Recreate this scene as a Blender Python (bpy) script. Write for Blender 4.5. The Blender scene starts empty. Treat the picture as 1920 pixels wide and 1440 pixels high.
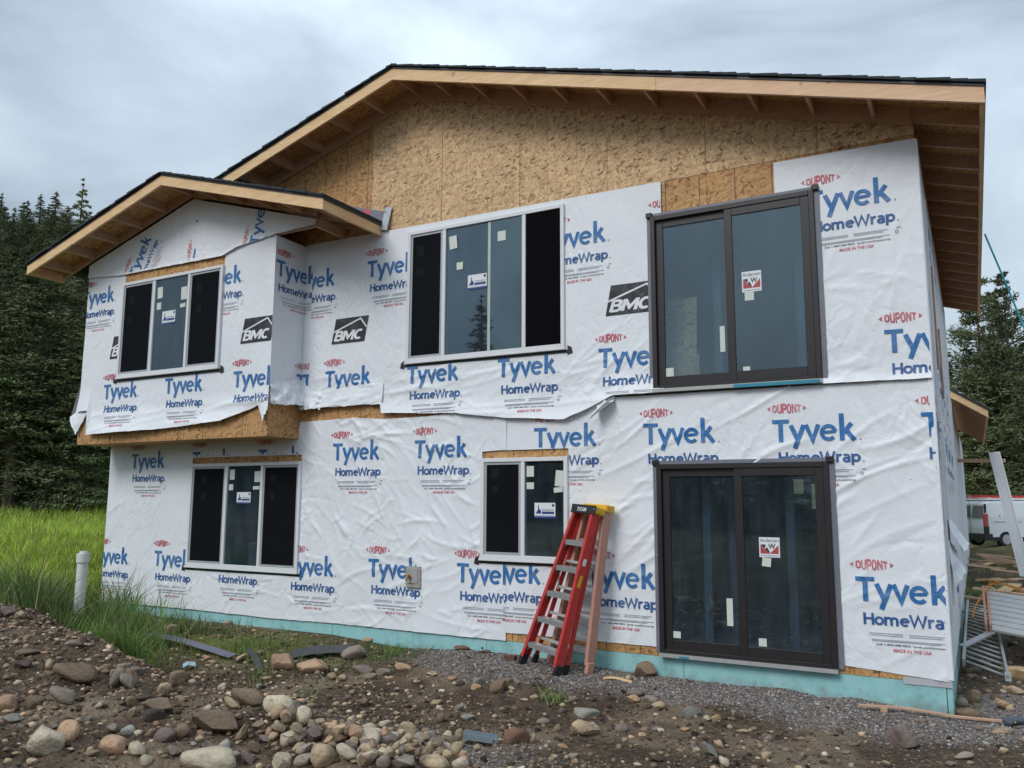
import bpy, bmesh, math, random
import numpy as np
from mathutils import Vector, Matrix

random.seed(7)
rng = np.random.default_rng(7)
scene = bpy.context.scene
COL = scene.collection

# ------------------------------------------------------------------ camera
CAM = np.array([12.8105, -8.9833, 1.6722])
YAW, PITCH, ROLL, FPX = -0.5084, 0.1413, 0.0043, 1545.12
def cam_axes():
    cy, sy = math.cos(YAW), math.sin(YAW); cp, sp = math.cos(PITCH), math.sin(PITCH)
    f = np.array([sy*cp, cy*cp, sp]); r = np.array([cy, -sy, 0.0]); u = np.cross(r, f)
    c, s = math.cos(ROLL), math.sin(ROLL)
    return c*r+s*u, -s*r+c*u, f
CR, CU, CF = cam_axes()
cam_data = bpy.data.cameras.new('camera')
cam_data.sensor_fit = 'HORIZONTAL'; cam_data.sensor_width = 36.0
cam_data.lens = 36.0*FPX/1920.0
cam_data.clip_start = 0.05; cam_data.clip_end = 3000
cam = bpy.data.objects.new('camera', cam_data); COL.objects.link(cam)
cam.matrix_world = Matrix(((CR[0], CU[0], -CF[0], CAM[0]), (CR[1], CU[1], -CF[1], CAM[1]),
                           (CR[2], CU[2], -CF[2], CAM[2]), (0, 0, 0, 1)))
scene.camera = cam

# ------------------------------------------------------------------ sky, sun, exposure
SUN_EL, SUN_AZ = math.radians(42), math.radians(195)     # azimuth clockwise from +y
world = bpy.data.worlds.new('World'); scene.world = world; world.use_nodes = True
wn, wl = world.node_tree.nodes, world.node_tree.links
wn.clear()
def wnode(t, **kw):
    n = wn.new(t)
    for k, v in kw.items(): setattr(n, k, v)
    return n
tc = wnode('ShaderNodeTexCoord')
sky = wnode('ShaderNodeTexSky', sky_type='NISHITA', sun_disc=False, sun_elevation=SUN_EL, sun_rotation=SUN_AZ)
skym = wnode('ShaderNodeVectorMath', operation='SCALE'); skym.inputs['Scale'].default_value = 0.10
wl.new(sky.outputs[0], skym.inputs[0])
sep = wnode('ShaderNodeSeparateXYZ'); wl.new(tc.outputs['Generated'], sep.inputs[0])
mp = wnode('ShaderNodeMapping'); mp.inputs['Scale'].default_value = (1.0, 1.0, 1.9)
mp.inputs['Location'].default_value = (0.35, 0.1, 0.0)
wl.new(tc.outputs['Generated'], mp.inputs[0])
n1 = wnode('ShaderNodeTexNoise'); n1.inputs['Scale'].default_value = 1.7; n1.inputs['Detail'].default_value = 8
n1.inputs['Roughness'].default_value = 0.5; n1.inputs['Distortion'].default_value = 0.5
wl.new(mp.outputs[0], n1.inputs['Vector'])
cr = wnode('ShaderNodeValToRGB')
cr.color_ramp.elements[0].position = 0.38; cr.color_ramp.elements[0].color = (0.20, 0.255, 0.325, 1)
cr.color_ramp.elements[1].position = 0.64; cr.color_ramp.elements[1].color = (0.56, 0.66, 0.745, 1)
wl.new(n1.outputs[0], cr.inputs[0])
# overcast dome: brighter towards the zenith all the way round
zr = wnode('ShaderNodeMapRange'); zr.inputs['From Min'].default_value = 0.0; zr.inputs['From Max'].default_value = 1.0
zr.inputs['To Min'].default_value = 0.78; zr.inputs['To Max'].default_value = 2.1
wl.new(sep.outputs['Z'], zr.inputs['Value'])
cm = wnode('ShaderNodeVectorMath', operation='SCALE')
wl.new(cr.outputs[0], cm.inputs[0]); wl.new(zr.outputs[0], cm.inputs['Scale'])
mx = wnode('ShaderNodeMix', data_type='RGBA'); mx.inputs[0].default_value = 0.92
wl.new(skym.outputs[0], mx.inputs[6]); wl.new(cm.outputs[0], mx.inputs[7])
bg = wnode('ShaderNodeBackground'); bg.inputs['Strength'].default_value = 1.0
wl.new(mx.outputs[2], bg.inputs['Color'])
wo = wnode('ShaderNodeOutputWorld'); wl.new(bg.outputs[0], wo.inputs[0])
sun_data = bpy.data.lights.new('sun', 'SUN'); sun_data.energy = 1.5; sun_data.angle = math.radians(25); sun_data.color = (1, 0.97, 0.93)
sun = bpy.data.objects.new('sun', sun_data); COL.objects.link(sun)
sd = Vector((math.sin(SUN_AZ)*math.cos(SUN_EL), math.cos(SUN_AZ)*math.cos(SUN_EL), math.sin(SUN_EL)))
sun.rotation_euler = sd.to_track_quat('Z', 'Y').to_euler()
vs = scene.view_settings
vs.view_transform = 'Standard'; vs.look = 'None'; vs.gamma = 1.0; vs.exposure = 0.22; vs.use_curve_mapping = False

# ------------------------------------------------------------------ helpers
def tag(o, label=None, cat=None, group=None, kind=None):
    if label: o['label'] = label
    if cat: o['category'] = cat
    if group: o['group'] = group
    if kind: o['kind'] = kind
    return o
def empty(name, loc=(0, 0, 0), rz=0.0, parent=None):
    o = bpy.data.objects.new(name, None); COL.objects.link(o); o.location = loc; o.rotation_euler = (0, 0, rz)
    o.empty_display_size = 0.2
    if parent: o.parent = parent
    return o
def link(name, me, mat=None, parent=None):
    o = bpy.data.objects.new(name, me); COL.objects.link(o)
    if mat is not None and not me.materials: me.materials.append(mat)
    if parent: o.parent = parent
    return o
def mesh_np(name, V, F, mat=None, parent=None, smooth=False, mats=None, mi=None):
    me = bpy.data.meshes.new(name)
    me.from_pydata([tuple(v) for v in V] if not isinstance(V, np.ndarray) else V.tolist(), [], F if isinstance(F, list) else F.tolist())
    if mats:
        for m in mats: me.materials.append(m)
        if mi is not None: me.polygons.foreach_set('material_index', np.asarray(mi, dtype=np.int32))
    if smooth: me.polygons.foreach_set('use_smooth', np.ones(len(me.polygons), dtype=bool))
    me.update()
    return link(name, me, mat, parent)
class MB:
    """collects boxes, bars and tubes into one mesh object"""
    def __init__(s): s.v = []; s.f = []; s.m = []
    def add(s, V, F, mi=0):
        n = len(s.v); s.v += [tuple(map(float, p)) for p in V]; s.f += [tuple(i+n for i in f) for f in F]; s.m += [mi]*len(F); return s
    def box(s, x0, x1, y0, y1, z0, z1, mi=0):
        V = [(x0,y0,z0),(x1,y0,z0),(x1,y1,z0),(x0,y1,z0),(x0,y0,z1),(x1,y0,z1),(x1,y1,z1),(x0,y1,z1)]
        return s.add(V, [(0,3,2,1),(4,5,6,7),(0,1,5,4),(1,2,6,5),(2,3,7,6),(3,0,4,7)], mi)
    def bar(s, p0, p1, w, h, up=(0,0,1), mi=0):
        p0 = np.array(p0, float); p1 = np.array(p1, float); d = p1-p0; d /= np.linalg.norm(d)
        a = np.cross(d, np.array(up, float)); a /= np.linalg.norm(a); b = np.cross(a, d)
        V = []
        for p in (p0, p1):
            for sa, sb in ((-1,-1),(1,-1),(1,1),(-1,1)): V.append(p+a*sa*w/2+b*sb*h/2)
        return s.add(V, [(0,1,2,3),(7,6,5,4),(0,4,5,1),(1,5,6,2),(2,6,7,3),(3,7,4,0)], mi)
    def tube(s, pts, r, n=8, mi=0, cap=True):
        pts = [np.array(p, float) for p in pts]; rings = []; V = []; F = []
        rr = r if hasattr(r, '__len__') else [r]*len(pts)
        ref = np.array([0.13, 0.21, 0.97])
        for i, p in enumerate(pts):
            d = pts[min(i+1, len(pts)-1)]-pts[max(i-1, 0)]; d /= np.linalg.norm(d)+1e-12
            a = np.cross(d, ref)
            if np.linalg.norm(a) < .1: a = np.cross(d, np.array([1., 0, 0]))
            a /= np.linalg.norm(a); b = np.cross(d, a)
            for k in range(n):
                t = 2*math.pi*k/n; V.append(p+rr[i]*(a*math.cos(t)+b*math.sin(t)))
        for i in range(len(pts)-1):
            for k in range(n):
                k2 = (k+1) % n; F.append((i*n+k, i*n+k2, (i+1)*n+k2, (i+1)*n+k))
        if cap: F.append(tuple(range(n-1, -1, -1))); F.append(tuple(range((len(pts)-1)*n, len(pts)*n)))
        return s.add(V, F, mi)
    def prism(s, poly, p0, eu, ev, ew, depth, mi=0):
        p0, eu, ev, ew = [np.array(q, float) for q in (p0, eu, ev, ew)]; n = len(poly)
        V = [p0+eu*a+ev*b for a, b in poly]+[p0+eu*a+ev*b+ew*depth for a, b in poly]
        F = [tuple(range(n)), tuple(range(2*n-1, n-1, -1))]+[(i, i+n, (i+1) % n+n, (i+1) % n) for i in range(n)]
        return s.add(V, F, mi)
    def build(s, name, mat=None, parent=None, mats=None, smooth=False, bevel=0):
        me = bpy.data.meshes.new(name); me.from_pydata(s.v, [], s.f)
        if mats:
            for m in mats: me.materials.append(m)
            me.polygons.foreach_set('material_index', np.array(s.m, dtype=np.int32))
        bm = bmesh.new(); bm.from_mesh(me); bmesh.ops.recalc_face_normals(bm, faces=bm.faces)
        if bevel: bmesh.ops.bevel(bm, geom=bm.edges[:], offset=bevel, segments=1, affect='EDGES', clamp_overlap=True)
        bm.to_mesh(me); bm.free()
        if smooth: me.polygons.foreach_set('use_smooth', np.ones(len(me.polygons), dtype=bool))
        me.update()
        return link(name, me, mat, parent)

# value noise in numpy
_perm = rng.random((512, 512))
def vnoise(x, y):
    xi = np.floor(x).astype(int); yi = np.floor(y).astype(int); fx = x-xi; fy = y-yi
    fx = fx*fx*(3-2*fx); fy = fy*fy*(3-2*fy)
    g = lambda a, b: _perm[a % 512, b % 512]
    return (g(xi, yi)*(1-fx)+g(xi+1, yi)*fx)*(1-fy)+(g(xi, yi+1)*(1-fx)+g(xi+1, yi+1)*fx)*fy
def fbm(x, y, o=4):
    s = 0; a = .5; t = 0
    for i in range(o):
        s = s+a*vnoise(x*2**i+17.3*i, y*2**i+5.1*i); t += a; a *= .5
    return s/t-.5

# ------------------------------------------------------------------ materials
def new_mat(name):
    m = bpy.data.materials.new(name); m.use_nodes = True
    nt = m.node_tree; b = nt.nodes['Principled BSDF']
    return m, nt, b
class NT:
    def __init__(s, nt): s.nt = nt
    def __call__(s, t, **kw):
        n = s.nt.nodes.new(t)
        for k, v in kw.items():
            if k.startswith('i_'): n.inputs[k[2:].replace('_', ' ')].default_value = v
            else: setattr(n, k, v)
        return n
    def l(s, a, b): s.nt.links.new(a, b)
def simple(name, col, rough=.6, metal=0, noise=.12, nscale=8, bump=0, bscale=60, spec=None, coat=0):
    m, nt, b = new_mat(name); N = NT(nt)
    t = N('ShaderNodeTexCoord'); nz = N('ShaderNodeTexNoise', i_Scale=nscale, i_Detail=5.0, i_Roughness=.6); N.l(t.outputs['Object'], nz.inputs['Vector'])
    mr = N('ShaderNodeMapRange'); mr.inputs['To Min'].default_value = 1-noise*2; mr.inputs['To Max'].default_value = 1+noise*2; N.l(nz.outputs[0], mr.inputs[0])
    c = N('ShaderNodeVectorMath', operation='SCALE'); c.inputs[0].default_value = col[:3]; N.l(mr.outputs[0], c.inputs['Scale']); N.l(c.outputs[0], b.inputs['Base Color'])
    b.inputs['Roughness'].default_value = rough; b.inputs['Metallic'].default_value = metal
    if spec is not None: b.inputs['Specular IOR Level'].default_value = spec
    if bump:
        n2 = N('ShaderNodeTexNoise', i_Scale=bscale, i_Detail=4.0); N.l(t.outputs['Object'], n2.inputs['Vector'])
        bp = N('ShaderNodeBump', i_Strength=bump, i_Distance=.01); N.l(n2.outputs[0], bp.inputs['Height']); N.l(bp.outputs[0], b.inputs['Normal'])
    return m
M = {}
def mat_osb(name, cols, lines=None, axis=('X', 'Z'), linecol=(.03, .06, .03), lw=.004, scale=1.0):
    m, nt, b = new_mat(name); N = NT(nt)
    t = N('ShaderNodeTexCoord')
    layers = []
    for i, (rot, sc) in enumerate(((.35, (46, 40, 13)), (-.65, (50, 40, 15)), (1.25, (44, 40, 14)))):
        mpn = N('ShaderNodeMapping', vector_type='TEXTURE'); mpn.inputs['Rotation'].default_value = (.2*i, rot, .3*i); mpn.inputs['Scale'].default_value = tuple(1/(q*scale) for q in sc)
        mpn.inputs['Location'].default_value = (i*3.1, i*1.7, i)
        N.l(t.outputs['Object'], mpn.inputs[0])
        v = N('ShaderNodeTexVoronoi', i_Scale=1.0, i_Randomness=1.0); N.l(mpn.outputs[0], v.inputs['Vector'])
        s = N('ShaderNodeSeparateColor'); N.l(v.outputs['Color'], s.inputs[0]); layers.append((s, v))
    def mixf(a, b_, f):
        q = N('ShaderNodeMix'); q.inputs[0].default_value = .5
        if f is not None: N.l(f, q.inputs[0])
        N.l(a, q.inputs[2]); N.l(b_, q.inputs[3]); return q.outputs[0]
    gt = N('ShaderNodeMath', operation='GREATER_THAN'); gt.inputs[1].default_value = .55; N.l(layers[1][0].outputs[1], gt.inputs[0])
    a = mixf(layers[0][0].outputs[0], layers[1][0].outputs[0], gt.outputs[0])
    gt2 = N('ShaderNodeMath', operation='GREATER_THAN'); gt2.inputs[1].default_value = .6; N.l(layers[2][0].outputs[1], gt2.inputs[0])
    a = mixf(a, layers[2][0].outputs[0], gt2.outputs[0])
    r = N('ShaderNodeValToRGB'); e = r.color_ramp.elements
    e[0].position = 0; e[0].color = (*cols[0], 1); e[1].position = 1; e[1].color = (*cols[3], 1)
    x = e.new(.12); x.color = (*cols[1], 1); x = e.new(.5); x.color = (*cols[2], 1)
    N.l(a, r.inputs[0])
    big = N('ShaderNodeTexNoise', i_Scale=1.1, i_Detail=4.0); N.l(t.outputs['Object'], big.inputs['Vector'])
    mr = N('ShaderNodeMapRange'); mr.inputs['To Min'].default_value = .75; mr.inputs['To Max'].default_value = 1.25; N.l(big.outputs[0], mr.inputs[0])
    sc_ = N('ShaderNodeVectorMath', operation='SCALE'); N.l(r.outputs[0], sc_.inputs[0]); N.l(mr.outputs[0], sc_.inputs['Scale'])
    out = sc_.outputs[0]
    if lines:
        sx = N('ShaderNodeSeparateXYZ'); N.l(t.outputs['Object'], sx.inputs[0]); mask = None
        for ax, per, off in lines:
            ad = N('ShaderNodeMath', operation='ADD'); ad.inputs[1].default_value = -off+100*per; N.l(sx.outputs[ax], ad.inputs[0])
            md = N('ShaderNodeMath', operation='MODULO'); md.inputs[1].default_value = per; N.l(ad.outputs[0], md.inputs[0])
            lt = N('ShaderNodeMath', operation='LESS_THAN'); lt.inputs[1].default_value = lw; N.l(md.outputs[0], lt.inputs[0])
            if mask is None: mask = lt.outputs[0]
            else:
                mm = N('ShaderNodeMath', operation='MAXIMUM'); N.l(mask, mm.inputs[0]); N.l(lt.outputs[0], mm.inputs[1]); mask = mm.outputs[0]
        ms = N('ShaderNodeMath', operation='MULTIPLY'); ms.inputs[1].default_value = .7; N.l(mask, ms.inputs[0])
        mx_ = N('ShaderNodeMix', data_type='RGBA'); N.l(ms.outputs[0], mx_.inputs[0]); N.l(out, mx_.inputs[6]); mx_.inputs[7].default_value = (*linecol, 1); out = mx_.outputs[2]
    N.l(out, b.inputs['Base Color']); b.inputs['Roughness'].default_value = .7
    bp = N('ShaderNodeBump', i_Strength=.35, i_Distance=.004); N.l(a, bp.inputs['Height']); N.l(bp.outputs[0], b.inputs['Normal'])
    return m
OSBC = ((.20, .10, .045), (.47, .29, .145), (.62, .41, .215), (.78, .55, .31))
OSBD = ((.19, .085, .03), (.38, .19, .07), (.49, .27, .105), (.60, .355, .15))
M['osb'] = mat_osb('osb_gable', OSBC, [('X', .4064, .18), ('Z', .41, .2)])
M['osb_plain'] = mat_osb('osb_band', OSBD, [('X', .4064, .1)], lw=.012, linecol=(.03, .02, .015))
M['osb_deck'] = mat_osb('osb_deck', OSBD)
def mat_lumber(name, c1, c2, stretch):
    m, nt, b = new_mat(name); N = NT(nt)
    t = N('ShaderNodeTexCoord'); mpn = N('ShaderNodeMapping'); mpn.inputs['Scale'].default_value = stretch; N.l(t.outputs['Object'], mpn.inputs[0])
    nz = N('ShaderNodeTexNoise', i_Scale=1.0, i_Detail=6.0, i_Roughness=.65, i_Distortion=.6); N.l(mpn.outputs[0], nz.inputs['Vector'])
    r = N('ShaderNodeValToRGB'); e = r.color_ramp.elements; e[0].position = .3; e[0].color = (*c1, 1); e[1].position = .7; e[1].color = (*c2, 1); N.l(nz.outputs[0], r.inputs[0])
    kn = N('ShaderNodeTexVoronoi', i_Scale=2.6); N.l(t.outputs['Object'], kn.inputs['Vector'])
    kr = N('ShaderNodeMapRange'); kr.inputs['From Min'].default_value = .05; kr.inputs['From Max'].default_value = .10; kr.inputs['To Min'].default_value = .55; kr.inputs['To Max'].default_value = 1; N.l(kn.outputs['Distance'], kr.inputs[0])
    sc_ = N('ShaderNodeVectorMath', operation='SCALE'); N.l(r.outputs[0], sc_.inputs[0]); N.l(kr.outputs[0], sc_.inputs['Scale'])
    N.l(sc_.outputs[0], b.inputs['Base Color']); b.inputs['Roughness'].default_value = .6
    return m
M['lumber'] = mat_lumber('fresh_lumber', (.66, .41, .20), (.86, .60, .335), (3, 3, 30))
M['lumber_pink'] = mat_lumber('pink_lumber', (.64, .38, .22), (.80, .54, .34), (3, 3, 30))
M['lumber_dull'] = mat_lumber('dull_lumber', (.42, .25, .16), (.56, .36, .24), (4, 4, 20))
def wrap_bump(N, t, b):
    n2 = N('ShaderNodeTexNoise', i_Scale=26.0, i_Detail=4.0, i_Distortion=1.2); N.l(t.outputs['Object'], n2.inputs['Vector'])
    nd = N('ShaderNodeTexNoise', i_Scale=2.5, i_Detail=3.0); N.l(t.outputs['Object'], nd.inputs['Vector'])
    ds = N('ShaderNodeVectorMath', operation='SCALE'); ds.inputs['Scale'].default_value = .5; N.l(nd.outputs['Color'], ds.inputs[0])
    av = N('ShaderNodeVectorMath', operation='ADD'); N.l(t.outputs['Object'], av.inputs[0]); N.l(ds.outputs[0], av.inputs[1])
    mp_ = N('ShaderNodeMapping'); mp_.inputs['Rotation'].default_value = (0, .6, 0); mp_.inputs['Scale'].default_value = (5.5, 5.5, 2.6); N.l(av.outputs[0], mp_.inputs[0])
    vo = N('ShaderNodeTexVoronoi', feature='DISTANCE_TO_EDGE', i_Scale=1.0); N.l(mp_.outputs[0], vo.inputs['Vector'])
    m1 = N('ShaderNodeMapRange'); m1.inputs['From Max'].default_value = .22; N.l(vo.outputs['Distance'], m1.inputs[0])
    mk = N('ShaderNodeTexNoise', i_Scale=.8, i_Detail=2.0); N.l(t.outputs['Object'], mk.inputs['Vector'])
    m2 = N('ShaderNodeMapRange'); m2.inputs['From Min'].default_value = .42; m2.inputs['From Max'].default_value = .62; m2.inputs['To Min'].default_value = .12; N.l(mk.outputs[0], m2.inputs[0])
    mm = N('ShaderNodeMath', operation='MULTIPLY'); N.l(m1.outputs[0], mm.inputs[0]); N.l(m2.outputs[0], mm.inputs[1])
    ma = N('ShaderNodeMath', operation='MULTIPLY_ADD'); ma.inputs[1].default_value = .45; N.l(n2.outputs[0], ma.inputs[0]); N.l(mm.outputs[0], ma.inputs[2])
    bp = N('ShaderNodeBump', i_Strength=.65, i_Distance=.008); N.l(ma.outputs[0], bp.inputs['Height']); N.l(bp.outputs[0], b.inputs['Normal'])
def mat_print(name, col, fade=.25):
    m, nt, b = new_mat(name); N = NT(nt); t = N('ShaderNodeTexCoord')
    nz = N('ShaderNodeTexNoise', i_Scale=7.0, i_Detail=8.0, i_Roughness=.7); N.l(t.outputs['Object'], nz.inputs['Vector'])
    mr = N('ShaderNodeMapRange'); mr.inputs['From Min'].default_value = .45; mr.inputs['From Max'].default_value = .8; mr.inputs['To Max'].default_value = fade; N.l(nz.outputs[0], mr.inputs[0])
    mxn = N('ShaderNodeMix', data_type='RGBA'); N.l(mr.outputs[0], mxn.inputs[0]); mxn.inputs[6].default_value = (*col, 1); mxn.inputs[7].default_value = (.7, .74, .8, 1)
    N.l(mxn.outputs[2], b.inputs['Base Color']); b.inputs['Roughness'].default_value = .5; b.inputs['Specular IOR Level'].default_value = .35
    wrap_bump(N, t, b); return m
def mat_wrap(name, col=(.80, .825, .865)):
    m, nt, b = new_mat(name); N = NT(nt)
    t = N('ShaderNodeTexCoord')
    nz = N('ShaderNodeTexNoise', i_Scale=1.3, i_Detail=6.0, i_Roughness=.6); N.l(t.outputs['Object'], nz.inputs['Vector'])
    r = N('ShaderNodeValToRGB'); e = r.color_ramp.elements; e[0].position = .3; e[0].color = (col[0]*.93, col[1]*.93, col[2]*.93, 1); e[1].position = .65; e[1].color = (*col, 1); N.l(nz.outputs[0], r.inputs[0])
    sp = N('ShaderNodeTexVoronoi', i_Scale=4.2); N.l(t.outputs['Object'], sp.inputs['Vector'])
    lt = N('ShaderNodeMath', operation='LESS_THAN'); lt.inputs[1].default_value = .032; N.l(sp.outputs['Distance'], lt.inputs[0])
    fm = N('ShaderNodeMath', operation='MULTIPLY'); fm.inputs[1].default_value = .6; N.l(lt.outputs[0], fm.inputs[0])
    mxn = N('ShaderNodeMix', data_type='RGBA'); N.l(fm.outputs[0], mxn.inputs[0]); N.l(r.outputs[0], mxn.inputs[6]); mxn.inputs[7].default_value = (.12, .12, .13, 1)
    N.l(mxn.outputs[2], b.inputs['Base Color']); b.inputs['Roughness'].default_value = .5; b.inputs['Specular IOR Level'].default_value = .35
    wrap_bump(N, t, b)
    return m
M['wrap'] = mat_wrap('house_wrap')
M['blue'] = mat_print('print_blue', (.028, .155, .40))
M['navy'] = mat_print('print_navy', (.028, .105, .30))
M['red'] = mat_print('print_red', (.58, .10, .13), .5)
M['grey'] = simple('print_grey', (.36, .38, .42), .5)
M['black'] = mat_print('print_black', (.03, .032, .037), .12)
M['white_ink'] = simple('print_white', (.76, .78, .8), .5)
M['vinyl'] = simple('white_vinyl', (.72, .73, .74), .35, noise=.03)
M['vinyl_grey'] = simple('grey_vinyl', (.38, .40, .42), .4, noise=.05)
M['bronze'] = simple('bronze_frame', (.022, .019, .02), .4, noise=.1)
M['flange'] = simple('grey_flange', (.17, .18, .22), .5, noise=.08)
M['alu'] = simple('aluminium', (.55, .56, .57), .38, metal=.7, noise=.08, nscale=20)
M['alu_dull'] = simple('dull_aluminium', (.42, .42, .41), .5, metal=.3, noise=.12, nscale=12)
M['tape'] = simple('black_tape', (.018, .018, .02), .55)
M['foam'] = None
M['shingle'] = simple('dark_shingle', (.028, .036, .042), .85, noise=.3, nscale=40, bump=.6, bscale=200)
M['drip'] = simple('drip_edge', (.02, .022, .028), .4)
M['screen'] = None
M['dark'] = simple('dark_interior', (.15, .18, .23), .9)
M['sticker'] = simple('pale_sticker', (.62, .66, .60), .6, noise=.05)
M['sticker_white'] = simple('white_sticker', (.75, .77, .80), .5, noise=.03)
M['sticker_blue'] = simple('blue_ink', (.025, .05, .22), .5)
M['sticker_red'] = simple('red_ink', (.45, .06, .06), .5)
M['teal'] = simple('teal_film', (.03, .24, .34), .4)
def mat_foam():
    m, nt, b = new_mat('foam_board'); N = NT(nt); t = N('ShaderNodeTexCoord')
    nz = N('ShaderNodeTexNoise', i_Scale=3.0, i_Detail=8.0, i_Roughness=.7); N.l(t.outputs['Object'], nz.inputs['Vector'])
    r = N('ShaderNodeValToRGB'); e = r.color_ramp.elements
    e[0].position = .32; e[0].color = (.20, .37, .37, 1); e[1].position = .5; e[1].color = (.28, .55, .56, 1); x = e.new(.75); x.color = (.38, .62, .62, 1)
    N.l(nz.outputs[0], r.inputs[0])
    sx = N('ShaderNodeSeparateXYZ'); N.l(t.outputs['Object'], sx.inputs[0])
    n3 = N('ShaderNodeTexNoise', i_Scale=9.0, i_Detail=6.0); N.l(t.outputs['Object'], n3.inputs['Vector'])
    ad = N('ShaderNodeMath', operation='MULTIPLY_ADD'); ad.inputs[1].default_value = .35; N.l(n3.outputs[0], ad.inputs[0]); N.l(sx.outputs['Z'], ad.inputs[2])
    mr = N('ShaderNodeMapRange'); mr.inputs['From Min'].default_value = -.1; mr.inputs['From Max'].default_value = .02; mr.inputs['To Min'].default_value = .55; mr.inputs['To Max'].default_value = 0; N.l(ad.outputs[0], mr.inputs[0])
    mxn = N('ShaderNodeMix', data_type='RGBA'); N.l(mr.outputs[0], mxn.inputs[0]); N.l(r.outputs[0], mxn.inputs[6]); mxn.inputs[7].default_value = (.20, .185, .165, 1)
    vo = N('ShaderNodeTexVoronoi', i_Scale=2.2); N.l(t.outputs['Object'], vo.inputs['Vector'])
    lt = N('ShaderNodeMath', operation='LESS_THAN'); lt.inputs[1].default_value = .04; N.l(vo.outputs['Distance'], lt.inputs[0])
    m2 = N('ShaderNodeMix', data_type='RGBA'); N.l(lt.outputs[0], m2.inputs[0]); N.l(mxn.outputs[2], m2.inputs[6]); m2.inputs[7].default_value = (.03, .04, .05, 1)
    N.l(m2.outputs[2], b.inputs['Base Color']); b.inputs['Roughness'].default_value = .7
    return m
M['foam'] = mat_foam()
def mat_glass(name, tint, refl=1.45, extra=.10):
    m, nt, b = new_mat(name); N = NT(nt); nt.nodes.remove(b)
    out = nt.nodes['Material Output']
    tr = N('ShaderNodeBsdfTransparent'); tr.inputs[0].default_value = (*tint, 1)
    gl = N('ShaderNodeBsdfGlossy'); gl.inputs['Roughness'].default_value = .015; gl.inputs[0].default_value = (.70, .84, .92, 1)
    t = N('ShaderNodeTexCoord'); nz = N('ShaderNodeTexNoise', i_Scale=1.2, i_Detail=1.0); N.l(t.outputs['Object'], nz.inputs['Vector'])
    bp = N('ShaderNodeBump', i_Strength=.05, i_Distance=.01); N.l(nz.outputs[0], bp.inputs['Height']); N.l(bp.outputs[0], gl.inputs['Normal'])
    fr = N('ShaderNodeFresnel', i_IOR=refl)
    ad = N('ShaderNodeMath', operation='ADD'); ad.inputs[1].default_value = extra; ad.use_clamp = True; N.l(fr.outputs[0], ad.inputs[0])
    mxn = N('ShaderNodeMixShader'); N.l(ad.outputs[0], mxn.inputs[0]); N.l(tr.outputs[0], mxn.inputs[1]); N.l(gl.outputs[0], mxn.inputs[2])
    df = N('ShaderNodeBsdfDiffuse'); df.inputs[0].default_value = (.42, .56, .66, 1)
    mpd = N('ShaderNodeMapping'); mpd.inputs['Scale'].default_value = (5, 5, 1.1); N.l(t.outputs['Object'], mpd.inputs[0])
    nd = N('ShaderNodeTexNoise', i_Scale=1.5, i_Detail=6.0, i_Roughness=.65); N.l(mpd.outputs[0], nd.inputs['Vector'])
    mrd = N('ShaderNodeMapRange'); mrd.inputs['From Min'].default_value = .3; mrd.inputs['From Max'].default_value = .75; mrd.inputs['To Min'].default_value = .014; mrd.inputs['To Max'].default_value = .055; N.l(nd.outputs[0], mrd.inputs[0])
    mx2 = N('ShaderNodeMixShader'); N.l(mrd.outputs[0], mx2.inputs[0]); N.l(mxn.outputs[0], mx2.inputs[1]); N.l(df.outputs[0], mx2.inputs[2])
    N.l(mx2.outputs[0], out.inputs[0])
    return m
M['glass'] = mat_glass('window_glass', (.80, .87, .90), extra=.075)
M['glass_door'] = mat_glass('door_glass', (.80, .87, .90), extra=.05)
M['glass_bright'] = mat_glass('overlapped_glass', (.6, .7, .66), extra=.16)
def mat_screen():
    m, nt, b = new_mat('insect_screen'); N = NT(nt); out = nt.nodes['Material Output']
    b.inputs['Base Color'].default_value = (.012, .013, .016, 1); b.inputs['Roughness'].default_value = .9; b.inputs['Specular IOR Level'].default_value = .03
    tr = N('ShaderNodeBsdfTransparent'); mxn = N('ShaderNodeMixShader'); mxn.inputs[0].default_value = .62
    N.l(tr.outputs[0], mxn.inputs[1]); N.l(b.outputs[0], mxn.inputs[2]); N.l(mxn.outputs[0], out.inputs[0])
    return m
M['screen'] = mat_screen()
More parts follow.
